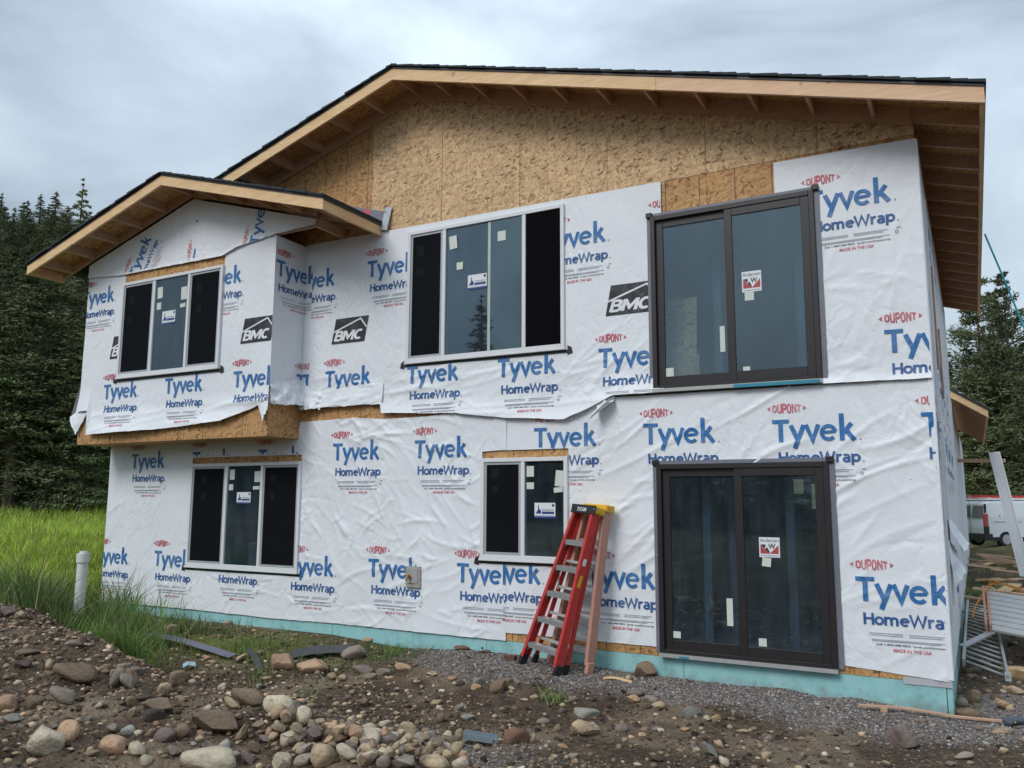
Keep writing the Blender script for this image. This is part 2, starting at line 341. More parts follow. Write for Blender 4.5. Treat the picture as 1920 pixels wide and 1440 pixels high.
# ------------------------------------------------------------------ terrain
W = 12.507; BAYD = -0.63; BAYR = 4.26
def sstep(a, b, x):
    t = np.clip((x-a)/(b-a), 0, 1); return t*t*(3-2*t)
def H(x, y, fine=True):
    x = np.asarray(x, float); y = np.asarray(y, float)
    wall = np.interp(x, [-2, 0, 5, 6.2, 7.3, 7.9, 8.6, 9.3, 9.9, 10.5, 11.0, 11.35, 11.65, 12.0, 12.5, 13, 16],
                     [-.12, -.15, -.145, -.22, -.15, -.15, -.17, -.21, -.215, -.225, -.20, -.25, -.215, -.245, -.30, -.30, -.25])
    flat = np.interp(x, [-3, 1, 5, 8, 10, 12.5, 15], [-.12, -.2, -.30, -.31, -.32, -.36, -.36])
    d = np.clip(-y, 0, None)
    h = flat+(wall-flat)*np.exp(-(d/1.05)**2)
    h = h-.22*np.exp(-(((x-5.0)/1.1)**2+((y+2.55)/.5)**2))          # trench behind the bank of spoil
    yc = np.interp(x, [-6, -2, 1.9, 5.5, 6.75, 8.3, 9.1, 10.5], [-1.2, -2.0, -2.7, -3.8, -4.0, -3.9, -3.8, -3.6])
    zc = np.interp(x, [-6, -2, 1.9, 5.5, 6.75, 7.6, 8.3, 9.1, 10, 11], [.15, .36, .38, .25, .17, .08, 0, -.1, -.22, -.34])
    dy = y-yc
    w = np.where(dy > 0, np.exp(-(dy/.6)**2), np.exp(-(dy/3.2)**2))*sstep(11.5, 9.5, x)
    h = h+(zc-h)*w
    hp = np.clip(((x-8.1)*1.2+(y+3.95)*-.35)/1.56, 0, 1); h = h+.13*np.exp(-(((x-8.1-1.2*hp)**2+(y+4.0+.35*hp)**2)/.32**2))
    # small hollow by the buried red boulder, foreground centre
    h = h-.10*np.exp(-(((x-9.5)/.45)**2+((y+3.35)/.35)**2))
    # side yard
    sy = sstep(0, 1.5, y)*sstep(12.3, 13.2, x)
    h = h+sy*(-.02+.10*np.sin(y*1.3)+.08*np.sin(x*2.1+y*.7)+np.interp(y, [0, 10, 30, 45], [0, .12, .2, .4]))
    # far field
    dl = np.clip(-x-1.0, 0, None)
    h = h+np.interp(dl, [0, 5, 20, 45, 80, 200], [0, .18, .55, 1.5, 3.0, 6])*1.0
    r = np.hypot(x-6, y-2)
    back = sstep(-25, 5, y)
    h = h+back*np.clip(r-50, 0, 130)*.41*sstep(5, -35, x)
    if fine:
        near = sstep(-3, -1, x)*sstep(18, 15, x)*sstep(-10, -7.5, y)*sstep(12, 6, y)
        inside = (x > .1)*(x < W-.1)*(y > .1)
        h = h+near*(1-inside)*(.10*fbm(x*1.6, y*1.6, 5)*sstep(-.1, -.8, y)+.10*fbm(x*5.5+9, y*5.5, 4)*sstep(-.05, -.9, y)*(.45+.9*sstep(9.5, 7, x))+.05*fbm(x*3+4, y*3, 4)*sstep(12.5, 13.2, x))
    return h
def pix_ray(u, v): return CF+CR*(u-960)/FPX+CU*(720-v)/FPX
def ground_at(u, v):
    d = pix_ray(u, v); t = np.linspace(2, 90, 9000)
    P = CAM[:, None]+d[:, None]*t
    below = np.nonzero(P[2] < H(P[0], P[1]))[0]
    if len(below) == 0: return CAM+d*40
    i = below[0]; return np.array([P[0, i], P[1, i], float(H(P[0, i], P[1, i]))])
def depth_of(p): return float(np.dot(np.asarray(p)-CAM, CF))

def axis_coords(segs):
    out = []
    for a, b, s in segs: out += list(np.arange(a, b-1e-6, s))
    out.append(segs[-1][1]); return np.array(out)
gx = axis_coords([(-260, -60, 12), (-60, -12, 2), (-12, -2, .4), (-2, 15.5, .042), (15.5, 26, .5), (26, 60, 3), (60, 260, 14)])
gy = axis_coords([(-170, -40, 10), (-40, -8, 1.5), (-8, 1.0, .042), (1.0, 8, .2), (8, 40, 1.0), (40, 90, 3), (90, 260, 12)])
GX, GY = np.meshgrid(gx, gy, indexing='ij'); GZ = H(GX, GY)
V = np.stack([GX, GY, GZ], -1).reshape(-1, 3); nx, ny = len(gx), len(gy)
I = (np.arange(nx-1)[:, None]*ny+np.arange(ny-1)[None]).ravel()
F = np.stack([I, I+ny, I+ny+1, I+1], -1)
def zones(x, y):
    """grass, crushed-gravel and pale-silt weights of the ground itself"""
    n = fbm(x*.9+3, y*.9+7, 4)
    grass = np.clip(sstep(1.2, -.8, x+n*2.2)*sstep(-3.4, -1.2, y+n)+sstep(14, 24, np.abs(y-2)+np.clip(x-20, 0, None)), 0, 1)
    grass = np.maximum(grass, sstep(-1.5, -4, x+n))
    grass = np.maximum(grass, .5*np.exp(-(((x-4.2)/1.6)**2+((y+.9)/.7)**2)))
    grass = grass*(1-sstep(12.2, 12.8, x)*sstep(18, 10, y)*(y > -2))
    grass = grass*(1-sstep(-2.5, -5, y+n)*.93)*(1-sstep(11, 12.5, x)*sstep(44, 36, y+n*8)*.85)
    r0 = np.hypot(x-6, y-2); grass = grass*(1-sstep(50, 56, r0)*.8)
    gravel = sstep(6.2, 7.6, x+n*1.6)*sstep(-1.25, -.6, y+n*1.3-.25*sstep(11, 12.3, x))*sstep(14, 12.9, x)*(y < 1)
    gravel = np.maximum(gravel, np.exp(-(((x-9.0)/.75)**2+((y+3.3)/.55)**2)*1.3)*sstep(-.25, .1, n+.1))
    silt = np.clip(sstep(.02, .22, fbm(x*1.2+31, y*1.2+5, 4))*.8, 0, 1)
    silt = silt*(1-sstep(50, 56, r0))
    return grass, gravel, silt
zg, zv, zs = zones(V[:, 0], V[:, 1])
me = bpy.data.meshes.new('ground'); me.from_pydata(V.tolist(), [], F.tolist())
ca = me.color_attributes.new('zone', 'FLOAT_COLOR', 'POINT')
ca.data.foreach_set('color', np.stack([zg, zv, zs, np.ones_like(zg)], -1).ravel().astype(np.float32))
me.polygons.foreach_set('use_smooth', np.ones(len(me.polygons), dtype=bool)); me.update()
def mat_ground():
    m, nt, b = new_mat('site_ground'); N = NT(nt); t = N('ShaderNodeTexCoord')
    at = N('ShaderNodeAttribute', attribute_name='zone'); sp = N('ShaderNodeSeparateColor'); N.l(at.outputs['Color'], sp.inputs[0])
    def noise(s, d=8.0, r=.65):
        n = N('ShaderNodeTexNoise', i_Scale=s, i_Detail=d, i_Roughness=r); N.l(t.outputs['Object'], n.inputs['Vector']); return n.outputs[0]
    def ramp(f, cols):
        r = N('ShaderNodeValToRGB'); e = r.color_ramp.elements
        e[0].position = cols[0][0]; e[0].color = (*cols[0][1], 1); e[1].position = cols[-1][0]; e[1].color = (*cols[-1][1], 1)
        for p, c in cols[1:-1]: q = e.new(p); q.color = (*c, 1)
        N.l(f, r.inputs[0]); return r.outputs[0]
    def mix(f, a, b_):
        q = N('ShaderNodeMix', data_type='RGBA'); N.l(f, q.inputs[0]); N.l(a, q.inputs[6]); N.l(b_, q.inputs[7]); return q.outputs[2]
    v1 = N('ShaderNodeTexVoronoi', i_Scale=38.0); N.l(t.outputs['Object'], v1.inputs['Vector'])
    vs_ = N('ShaderNodeSeparateColor'); N.l(v1.outputs['Color'], vs_.inputs[0])
    dirt = ramp(noise(5.0), [(.3, (.038, .025, .016)), (.55, (.092, .063, .042)), (.78, (.18, .128, .086))])
    crumbs = ramp(vs_.outputs[0], [(.0, (.024, .016, .011)), (.6, (.085, .06, .042)), (.93, (.17, .125, .088)), (1, (.36, .29, .21))])
    dirt = mix(ramp(noise(2.2, 3.0), [(.4, (.25,)*3), (.65, (.6,)*3)]), dirt, crumbs)
    silt = ramp(noise(9.0), [(.3, (.15, .112, .078)), (.7, (.28, .215, .15))])
    dirt = mix(sp.outputs[2], dirt, silt)
    v2 = N('ShaderNodeTexVoronoi', i_Scale=55.0); N.l(t.outputs['Object'], v2.inputs['Vector'])
    vs2 = N('ShaderNodeSeparateColor'); N.l(v2.outputs['Color'], vs2.inputs[0])
    grav = ramp(vs2.outputs[0], [(0, (.075, .062, .055)), (.5, (.165, .143, .13)), (.9, (.26, .232, .212)), (1, (.43, .40, .37))])
    c = mix(sp.outputs[1], dirt, grav)
    gr = ramp(noise(1.4), [(.3, (.09, .14, .02)), (.5, (.17, .25, .035)), (.75, (.23, .30, .05))])
    c = mix(sp.outputs[0], c, gr)
    N.l(c, b.inputs['Base Color']); b.inputs['Roughness'].default_value = .95; b.inputs['Specular IOR Level'].default_value = .2
    hm = N('ShaderNodeMath', operation='ADD'); N.l(v1.outputs['Distance'], hm.inputs[0]); N.l(noise(30.0), hm.inputs[1])
    bp = N('ShaderNodeBump', i_Strength=.9, i_Distance=.02); N.l(hm.outputs[0], bp.inputs['Height']); N.l(bp.outputs[0], b.inputs['Normal'])
    return m
M['ground'] = mat_ground()
ground = tag(link('ground', me, M['ground']), 'bare dirt building plot with gravel and meadow running to the hillside', 'ground', kind='structure')

# ------------------------------------------------------------------ the house
house = tag(empty('house', (0, 0, 0)), 'two storey house under construction wrapped in white printed house wrap', 'house')
UP2 = 2.93
WIN = {  # x0, x1, z0, z1, plane y
 'bay': (.93, 3.25, 3.60, 5.15, BAYD), 'lowL': (2.04, 4.36, .665, 2.232, 0), 'mid': (6.17, 8.56, 3.53, 5.36, 0), 'lowM': (7.385, 8.59, .97, 2.205, 0),
 'doorU': (9.68, 11.51, 2.945, 4.99, 0), 'doorL': (9.696, 11.526, .045, 2.09, 0)}
def opening(k, g=.03):
    a = WIN[k]; return (a[0]+g, a[1]-g, a[2]+g, a[3]-g)
OPEN_MAIN = [opening(k) for k in ('lowL', 'mid', 'lowM', 'doorU', 'doorL')]
OPEN_BAY = [opening('bay')]
def rect_minus(x0, x1, z0, z1, holes):
    xs = sorted({x0, x1}|{min(max(q, x0), x1) for h in holes for q in h[:2]}); zs = sorted({z0, z1}|{min(max(q, z0), z1) for h in holes for q in h[2:]})
    out = []
    for a, b_ in zip(xs, xs[1:]):
        for c, d in zip(zs, zs[1:]):
            mx_, mz_ = (a+b_)/2, (c+d)/2
            if any(h[0] < mx_ < h[1] and h[2] < mz_ < h[3] for h in holes): continue
            out.append((a, b_, c, d))
    return out
def rect_groups(rs):
    rs = list(rs); out = []
    while rs:
        g = [rs.pop()]; ch = True
        while ch:
            ch = False
            for q in rs[:]:
                for p in g:
                    ox = min(p[1], q[1])-max(p[0], q[0]); oz = min(p[3], q[3])-max(p[2], q[2])
                    if (ox > -1e-6 and oz > 1e-6) or (ox > 1e-6 and oz > -1e-6): g.append(q); rs.remove(q); ch = True; break
        out.append(g)
    return out
SL = .2917; RIDGE = 6.25; ZR = 7.52                # roof: slope, ridge x, top of barge board at ridge
def roof_z(x): return ZR-SL*abs(x-RIDGE)
# main wall sheathing below the gable: panels joined round their openings, four feet wide
wall_top = 5.5
edges = [0, 1.22, 2.44, 3.66, 4.26, 5.47, 6.69, 7.91, 9.13, 10.35, 11.57, W]
for a, b_ in zip(edges, edges[1:]):
    for z0, z1 in ((.0, 2.70), (2.704, 5.412)):
        for g in rect_groups(rect_minus(a+.0015, b_-.0015, z0, z1, OPEN_MAIN)):
            mb = MB()
            for q in g: mb.box(q[0], q[1], .0, .012, q[2], q[3])
            mb.build('sheathing_panel', M['osb_plain'], house)
# gable: vertical panels, tops cut to the rake
gedges = [(1.3, 2.75), (2.753, 4.23), (4.233, 5.467), (5.473, 6.688), (6.692, 7.908), (7.912, 9.128), (9.132, 10.348), (10.352, 11.568), (11.572, W)]
for i, (a, b_) in enumerate(gedges):
    bands = [(5.418, 8)] if a > 5.4 else [(5.418, 5.80), (5.805, 6.30), (6.305, 6.72), (6.725, 8)]
    for z0, z1 in bands:
        rz = lambda x: roof_z(x)-.05
        xs = sorted({a, b_, RIDGE} if a < RIDGE < b_ else {a, b_})
        if z1 < 8:                                   # clip where the rake passes the band
            for zz in (z0, z1):
                xx = RIDGE-(ZR-.05-zz)/SL
                if a < xx < b_: xs.append(xx)
            xs = sorted(xs)
        pts = [(x, min(z1, rz(x))) for x in xs]
        pts = [(x, z) for x, z in pts if z > z0-.001]
        if len(pts) < 2: continue
        y0 = 0.001*(i % 3)-.002*(a < 5.4)
        poly = [(pts[0][0], z0)]+pts+[(pts[-1][0], z0)]
        cl = []
        for q in poly:
            if not cl or (abs(q[0]-cl[-1][0])+abs(q[1]-cl[-1][1])) > 1e-4: cl.append(q)
        MB().prism(cl, (0, y0, 0), (1, 0, 0), (0, 0, 1), (0, 1, 0), .012).build('sheathing_panel', M['osb'] if a > 5.4 else M['osb_plain'], house)
# inner shell: side, back and left walls, floors, partition, so rooms behind the glass are real
DEPTH = 9.1
mb = MB(); mb.box(0, .1, .02, DEPTH, 0, 5.4); mb.build('wall', M['osb_plain'], house)
mb = MB()
for q in rect_minus(.1, W-.1, 0, 5.4, [(9.50, 9.72, 1.85, 2.15), (9.86, 10.0, 1.55, 2.05), (6.6, 7.6, 4.0, 5.0)]): mb.box(q[0], q[1], DEPTH-.1, DEPTH, q[2], q[3])
mb.build('wall', M['dark'], house)
mb = MB(); mb.box(W-.1, W-.001, .02, DEPTH, 0, 5.4); mb.build('wall', M['osb_plain'], house)
MB().box(.1, W-.1, .02, DEPTH-.1, -.1, .02).build('floor', M['dark'], house)
MB().box(.1, W-.1, .02, DEPTH-.1, 2.62, 2.9).build('floor', M['dark'], house)
MB().box(.1, W-.1, .02, DEPTH-.1, 5.3, 5.34).build('ceiling', M['dark'], house)
M['stud'] = simple('blue_grey_stud', (.10, .14, .20), .7)
for x, yy, z0 in [(10.05, .5, .02), (10.25, .9, .02), (10.98, .5, .02), (11.25, 1.6, .02), (8.25, .5, .02), (8.42, .8, .02), (3.15, .6, .02), (3.35, .6, .02), (7.8, .5, 2.9),
                  (10.2, .7, 2.9), (11.15, .7, 2.9), (6.9, .9, 2.9), (9.6, 4, .02), (9.2, 4.2, .02), (8.8, 4.4, .02), (2.1, .2, 2.9)]:
    MB().box(x, x+.09, yy, yy+.04, z0+.001, z0+2.55 if z0 < 1 else 5.3).build('stud', M['stud'], house)
MB().bar((9.93, .20, 2.905), (9.90, .42, 4.08), .36, .012, up=(0, 1, 0)).build('leaning_panel', M['osb'], house)

# ---- house wrap sheets
class Sheet:
    """a hung sheet on a plane: (s, z) -> world; creases displaced outwards"""
    def __init__(s, name, org, es, en, zb, zt, s0, s1, off, creases=(), seed=0, billow=.006, curl=None, holes=(), step=.022, edge=.006):
        s.org, s.es, s.en = np.array(org, float), np.array(es, float), np.array(en, float)
        s.zb, s.zt, s.s0, s.s1, s.off, s.seed, s.billow, s.curl = zb, zt, s0, s1, off, seed, billow, curl
        r = np.random.default_rng(seed+100); s.seg = []
        for (a, b_, c, d, ang, spread, n, ln, amp, wd) in creases:
            for _ in range(n):
                x, z = r.uniform(a, b_), r.uniform(c, d); t = math.radians(ang+r.normal()*spread); L = ln*r.uniform(.4, 1.2)/2
                s.seg.append((x-math.cos(t)*L, z-math.sin(t)*L, x+math.cos(t)*L, z+math.sin(t)*L, amp*r.uniform(.35, 1.15)*(1 if r.random() < .8 else -.6), wd*r.uniform(.65, 1.4), r.uniform(-.15, .15)*L*2))
        n = max(2, int((s1-s0)/step)+1); S = np.linspace(s0, s1, n)
        zb_, zt_ = zb(S), zt(S); m = max(2, int(np.max(zt_-zb_)/step)+1); T = np.linspace(0, 1, m)
        SS = np.repeat(S[:, None], m, 1); ZZ = zb_[:, None]+(zt_-zb_)[:, None]*T[None]
        rag = edge*fbm(SS*9+seed, ZZ*0+seed, 4)*2
        ZZ = ZZ+rag*(1-T[None])**6
        P = s.pos(SS, ZZ, 0)
        idx = np.arange(n*m).reshape(n, m)
        q = np.stack([idx[:-1, :-1], idx[1:, :-1], idx[1:, 1:], idx[:-1, 1:]], -1).reshape(-1, 4)
        cs = (SS[:-1, :-1]+SS[1:, 1:]).ravel()/2; cz = (ZZ[:-1, :-1]+ZZ[1:, 1:]).ravel()/2
        keep = np.ones(len(q), bool)
        for h in holes: keep &= ~((cs > h[0]) & (cs < h[1]) & (cz > h[2]) & (cz < h[3]))
        s.obj = mesh_np(name, P.reshape(-1, 3), q[keep], M['wrap'], house, smooth=True)
        s.holes = holes
    def disp(s, S, Z):
        d = s.billow*(fbm(S*1.1+s.seed*3.7, Z*1.1+1, 3)+.5)*2 + .003*(fbm(S*5+s.seed, Z*5, 3)+.5)
        for (x1, z1, x2, z2, amp, wd, bow) in s.seg:
            dx, dz = x2-x1, z2-z1; L2 = dx*dx+dz*dz+1e-9; L = math.sqrt(L2)
            m = (S > min(x1, x2)-.12) & (S < max(x1, x2)+.12) & (Z > min(z1, z2)-.12) & (Z < max(z1, z2)+.12)
            if not np.any(m): continue
            t = ((S[m]-x1)*dx+(Z[m]-z1)*dz)/L2
            pe = ((S[m]-x1)*-dz+(Z[m]-z1)*dx)/L-bow*4*t*(1-t)
            env = np.clip(1-(2*t-1)**2, 0, 1)
            d[m] += amp*env*np.exp(-np.abs(pe)/wd*1.6+0*pe)*(1+0*t)
        if s.curl is not None: d = d+s.curl(S, Z, s.zb(S))
        return np.maximum(d, .0)
    def pos(s, S, Z, extra):
        S = np.asarray(S, float); Z = np.asarray(Z, float)
        d = s.disp(S, Z)+s.off+extra
        return s.org+S[..., None]*s.es+Z[..., None]*np.array([0, 0, 1.])+d[..., None]*s.en
def lin(*pts):
    xs, zs = [p[0] for p in pts], [p[1] for p in pts]
    return lambda x: np.interp(x, xs, zs)
FX, FN = (1, 0, 0), (0, -1, 0)
def strip(k, up): a = WIN[k]; return (a[0]+.0, a[1]+.0, a[3]-.05, a[3]+up)
def flapcurl(amp, ln, seed, f=2.0):
    return lambda S, Z, zb: amp*np.clip(1-(Z-zb)/ln, 0, 1)**2*(.45+1.1*(fbm(S*f+seed, S*0+seed, 3)+.5))
hole_w2 = opening('lowL', .02); hole_w4 = opening('lowM', .02)
sheets = {}
sheets['lowR'] = Sheet('house_wrap_sheet', (0, 0, 0), FX, FN, lin((7.6, .10), (9.7, .095), (11.5, .075), (11.55, .085), (12.5, .02)), lin((7.6, 2.9), (12.5, 2.92)), 7.60, W+.005, .003,
    creases=[(8.6, 12.4, 1.0, 2.8, 32, 9, 46, 1.6, .020, .035), (11.5, 12.5, .1, 2.0, 25, 18, 16, 1.1, .011, .03), (8.5, 9.7, .1, 2.3, 35, 25, 26, .9, .011, .025), (11.6, 12.5, 1.8, 2.7, 120, 20, 12, .6, .012, .03), (7.6, 9.7, .1, .9, 70, 25, 18, .6, .010, .025)],
    seed=3, billow=.008, holes=[opening('lowM', .02), (7.30, 8.6, 2.1, 2.30), opening('doorL', .02)])
sheets['lowL'] = Sheet('house_wrap_sheet', (0, 0, 0), FX, FN, lin((0, .0), (2, .012), (4, -.005), (5, .01), (7.74, .0)), lin((0, 2.565), (4.255, 2.565), (4.26, 2.80), (5.3, 2.82), (5.8, 2.78), (6.5, 2.78), (7.74, 2.86)), 0.0, 7.742, .009,
    creases=[(4.4, 7.6, .9, 2.8, -42, 22, 90, .75, .017, .024), (4.4, 7.7, .8, 2.8, 40, 30, 60, .55, .014, .022), (.1, 2.0, .1, 2.4, 55, 14, 22, 1.2, .009, .03), (1.5, 7.6, .02, .65, 20, 45, 60, .55, .012, .022), (4.3, 7.4, .1, .9, 12, 16, 22, 1.3, .014, .035), (5.0, 6.2, 2.4, 2.8, -15, 20, 16, .7, .02, .03), (0, 4.3, 2.25, 2.56, 5, 12, 16, .7, .01, .022)],
    seed=5, billow=.009, holes=[hole_w2, (2.05, 4.34, 2.2, 2.335), opening('lowM', .02), (7.39, 8.6, 2.18, 2.30)])
sheets['up'] = Sheet('house_wrap_sheet', (0, 0, 0), FX, FN, lin((4.27, 2.99), (5.775, 2.985), (5.79, 2.86), (7.0, 2.80), (7.7, 2.71), (8.55, 2.65), (8.75, 2.72), (9.2, 2.905), (9.82, 2.905)), lin((4.27, 5.47), (9.8, 5.415)), 4.275, 9.81, .016,
    creases=[(4.4, 5.8, 2.95, 3.3, 8, 12, 14, 1.1, .016, .03), (5.8, 9.3, 2.7, 3.45, 8, 12, 34, 1.2, .012, .028), (6, 9.3, 2.7, 3.5, 60, 25, 22, .5, .008, .022), (8.8, 9.8, 2.95, 3.5, 40, 12, 12, .9, .012, .03), (4.4, 9.8, 3.5, 5.4, 80, 40, 22, .6, .004, .03), (5.8, 9.2, 2.62, 2.95, 3, 6, 12, 2.0, .016, .04)],
    seed=8, billow=.005, curl=flapcurl(.045, .30, 4), holes=[opening('mid', .02), opening('doorU', .02)])
sheets['upR'] = Sheet('house_wrap_sheet', (0, 0, 0), FX, FN, lin((11.10, 2.9), (12.5, 2.88)), lin((11.10, 5.385), (12.5, 5.36)), 11.105, W+.012, .013,
    creases=[(11.5, 12.5, 3.0, 4.2, 8, 18, 22, .6, .007, .03), (11.6, 12.5, 2.95, 4.4, 75, 16, 22, .9, .007, .035), (11.5, 12.4, 2.88, 3.2, 18, 12, 10, .7, .010, .03)], seed=11, billow=.005, curl=flapcurl(.03, .14, 9, 3), holes=[opening('doorU', .02), (11.0, 11.5, 3, 4.98)])
sheets['bay'] = Sheet('house_wrap_sheet', (0, BAYD, 0), FX, FN, lin((-.02, 3.10), (.30, 3.10), (.302, 2.705), (2.0, 2.73), (3.4, 2.80), (4.0, 2.96), (4.26, 3.06)), lin((-.02, 5.36), (4.27, 5.46)), -.02, 4.272, .005,
    creases=[(.3, 4.2, 2.72, 3.12, 3, 6, 16, 2.2, .018, .05), (.4, 4.2, 3.2, 5.3, 60, 40, 16, .5, .004, .03), (.3, 3.9, 2.75, 3.1, -10, 10, 12, .8, .010, .03)], seed=14, billow=.004,
    curl=lambda S, Z, zb: .10*np.clip(1-(Z-zb)/.42, 0, 1)**1.5*(.5+.7*np.sin(S*1.15+.2)**2)*np.clip((4.26-S)/1.2, .25, 1), holes=[opening('bay', .02), (.95, 3.24, 5.1, 5.31)])
sheets['baySide'] = Sheet('house_wrap_sheet', (BAYR, BAYD, 0), (0, 1, 0), (1, 0, 0), lin((0, 3.02), (.63, 3.04)), lin((0, 5.45), (.63, 5.44)), -.01, .618, .006,
    creases=[(0, .6, 3.1, 5.3, 88, 5, 14, 1.3, .008, .03)], seed=17, billow=.006)
# gable end of the bay: the truss is wider than the bay below it
BX, BZ = 2.47, 6.50; BL, BR = -.79, 5.69
def bay_roof_z(x): return BZ-SL*abs(x-BX)
sheets['bayGable'] = Sheet('house_wrap_sheet', (0, BAYD, 0), FX, FN, lin((-.02, 5.36), (.9, 5.30), (1.6, 5.30), (3.2, 5.29), (3.5, 5.38), (4.26, 5.455), (5.02, 5.475)), lambda x: bay_roof_z(x)-.19, -.03, 5.03, .013,
    creases=[(.8, 4.8, 5.35, 6.2, 55, 30, 30, .6, .009, .024), (1.6, 2.5, 5.3, 6.2, 78, 8, 14, .9, .012, .022), (.2, 4.8, 5.28, 5.5, 8, 12, 12, .7, .008, .025)], seed=21, billow=.006, curl=flapcurl(.02, .1, 3, 4))
sheets['side'] = Sheet('house_wrap_sheet', (W, 0, 0), (0, 1, 0), (1, 0, 0), lin((0, .02), (9.1, .05)), lin((0, 5.36), (9.1, 5.40)), -.012, 9.1, .006,
    creases=[(0, 9, .2, 5.2, 85, 14, 70, 1.0, .014, .04), (0, 9, .2, 5.2, 20, 25, 40, .7, .012, .03)], seed=25, billow=.010, step=.05)
# bay sheathing
for a, b_ in ((-.02, 1.2), (1.203, 2.42), (2.423, 3.64), (3.643, BAYR)):
    for g in rect_groups(rect_minus(a, b_, 2.57, 5.46, OPEN_BAY)):
        mb = MB()
        for q in g: mb.box(q[0], q[1], BAYD, BAYD+.012, q[2], q[3])
        mb.build('sheathing_panel', M['osb_plain'], house)
MB().box(BAYR-.012, BAYR, BAYD+.013, 0, 2.57, 5.45).build('sheathing_panel', M['osb_plain'], house)
MB().box(-.02, -.008, BAYD+.013, 0, 2.57, 5.45).build('sheathing_panel', M['osb_plain'], house)
MB().box(-.02, BAYR, BAYD+.001, -.002, 2.558, 2.569).build('soffit_panel', M['osb_deck'], house)
MB().box(-.008, BAYR-.012, BAYD+.013, -.03, 2.6, 2.64).build('floor', M['dark'], house)
poly = [(-.02, 5.462), (BAYR, 5.462), (5.03, 5.462), (5.03, bay_roof_z(5.03)-.19), (BX, BZ-.19), (-.02, bay_roof_z(-.02)-.19)]
MB().prism(poly, (0, BAYD, 0), (1, 0, 0), (0, 0, 1), (0, 1, 0), .04).build('gable_truss', M['lumber_dull'], house)
# torn flaps and crumples of wrap
def patch(corners, n, m, amp, seed, out, curl=0):
    """bilinear patch of loose wrap, crumpled along 'out'"""
    A, B, C_, D = [np.array(c, float) for c in corners]; out = np.array(out, float)
    U, Vv = np.meshgrid(np.linspace(0, 1, n), np.linspace(0, 1, m), indexing='ij')
    P = A*(1-U)[..., None]*(1-Vv)[..., None]+B*U[..., None]*(1-Vv)[..., None]+C_*U[..., None]*Vv[..., None]+D*(1-U)[..., None]*Vv[..., None]
    d = amp*np.abs(fbm(U*4+seed, Vv*3+seed*2, 4))*3+amp*.6*np.abs(np.sin(U*9+Vv*3+seed))*Vv+curl*np.sin(U*math.pi)*Vv
    P = P+d[..., None]*out
    P[:, -1, 2] += .03*fbm(U[:, -1]*6+seed, U[:, -1]*0, 3)*2
    idx = np.arange(n*m).reshape(n, m); q = np.stack([idx[:-1, :-1], idx[1:, :-1], idx[1:, 1:], idx[:-1, 1:]], -1).reshape(-1, 4)
    return mesh_np('torn_wrap_flap', P.reshape(-1, 3), q, M['wrap'], house, smooth=True)
patch([(-.03, BAYD-.012, 3.13), (.28, BAYD-.015, 3.14), (.02, BAYD-.05, 2.73), (-.22, BAYD-.02, 3.02)], 14, 14, .012, 2, (-.3, -1, 0), .03)
patch([(-.035, BAYD, 3.6), (-.035, BAYD+.5, 3.6), (-.05, BAYD+.4, 2.95), (-.20, BAYD-.02, 3.02)], 10, 14, .012, 5, (-1, 0, 0))
patch([(4.02, BAYD-.02, 3.16), (4.275, BAYD-.02, 3.20), (4.30, BAYD-.05, 2.92), (4.22, BAYD-.06, 2.74)], 14, 16, .02, 7, (.3, -1, 0), .02)
patch([(BAYR+.01, BAYD-.01, 3.34), (BAYR+.02, .0, 3.42), (BAYR+.10, -.05, 3.02), (BAYR+.05, BAYD-.02, 2.98)], 22, 20, .05, 9, (1, -.6, .1), .05)
patch([(BAYR+.02, -.02, 3.40), (4.75, -.02, 3.22), (4.70, -.05, 2.97), (BAYR+.06, -.06, 2.96)], 22, 18, .035, 12, (.2, -1, 0), .03)
patch([(4.62, -.03, 3.23), (5.80, -.03, 3.30), (5.80, -.05, 3.01), (4.55, -.05, 2.985)], 30, 14, .02, 15, (0, -1, 0), .02)
# curled tongue of wrap by the sill of the upper patio door
U, Vv = np.meshgrid(np.linspace(0, 1, 18), np.linspace(0, 1, 16), indexing='ij')
th = Vv*3.6; rad = .075
P = np.stack([9.20-.22*U*1.0-.06*Vv+.02*np.sin(th), -.03-.02*U-rad*(1-np.cos(th)), 2.90-.10*U-rad*np.sin(th)*.6-.20*Vv*(.4+.6*U)], -1)
idx = np.arange(18*16).reshape(18, 16); q = np.stack([idx[:-1, :-1], idx[1:, :-1], idx[1:, 1:], idx[:-1, 1:]], -1).reshape(-1, 4)
mesh_np('torn_wrap_flap', P.reshape(-1, 3), q, M['wrap'], house, smooth=True)
# hanging scrap on the right corner and torn strips down the side wall
MB().box(W-.03, W+.026, -.020, .03, .03, 5.355).build('corner_wrap', M['wrap'], house, bevel=.008)
patch([(W+.02, .9, 1.50), (W+.02, 1.9, 1.52), (W+.16, 1.8, 1.25), (W+.13, .9, 1.15)], 14, 14, .03, 31, (1, -.3, 0), .04)
patch([(W+.02, .5, 1.28), (W+.02, 1.3, 1.30), (W+.14, 1.2, 1.0), (W+.06, .55, .85)], 12, 12, .03, 33, (1, -.3, 0), .03)
for y0, z0, z1, w_ in ((.35, .5, 2.3, .10), (.55, 2.5, 4.9, .14), (1.5, 3.2, 4.4, .12), (2.8, 3.0, 3.9, .1), (1.1, .6, 2.4, .12)):
    MB().box(W+.02, W+.045, y0, y0+w_, z0, z1).build('nailing_strip', M['lumber_dull'] if y0 > 1.2 else M['vinyl'], house)
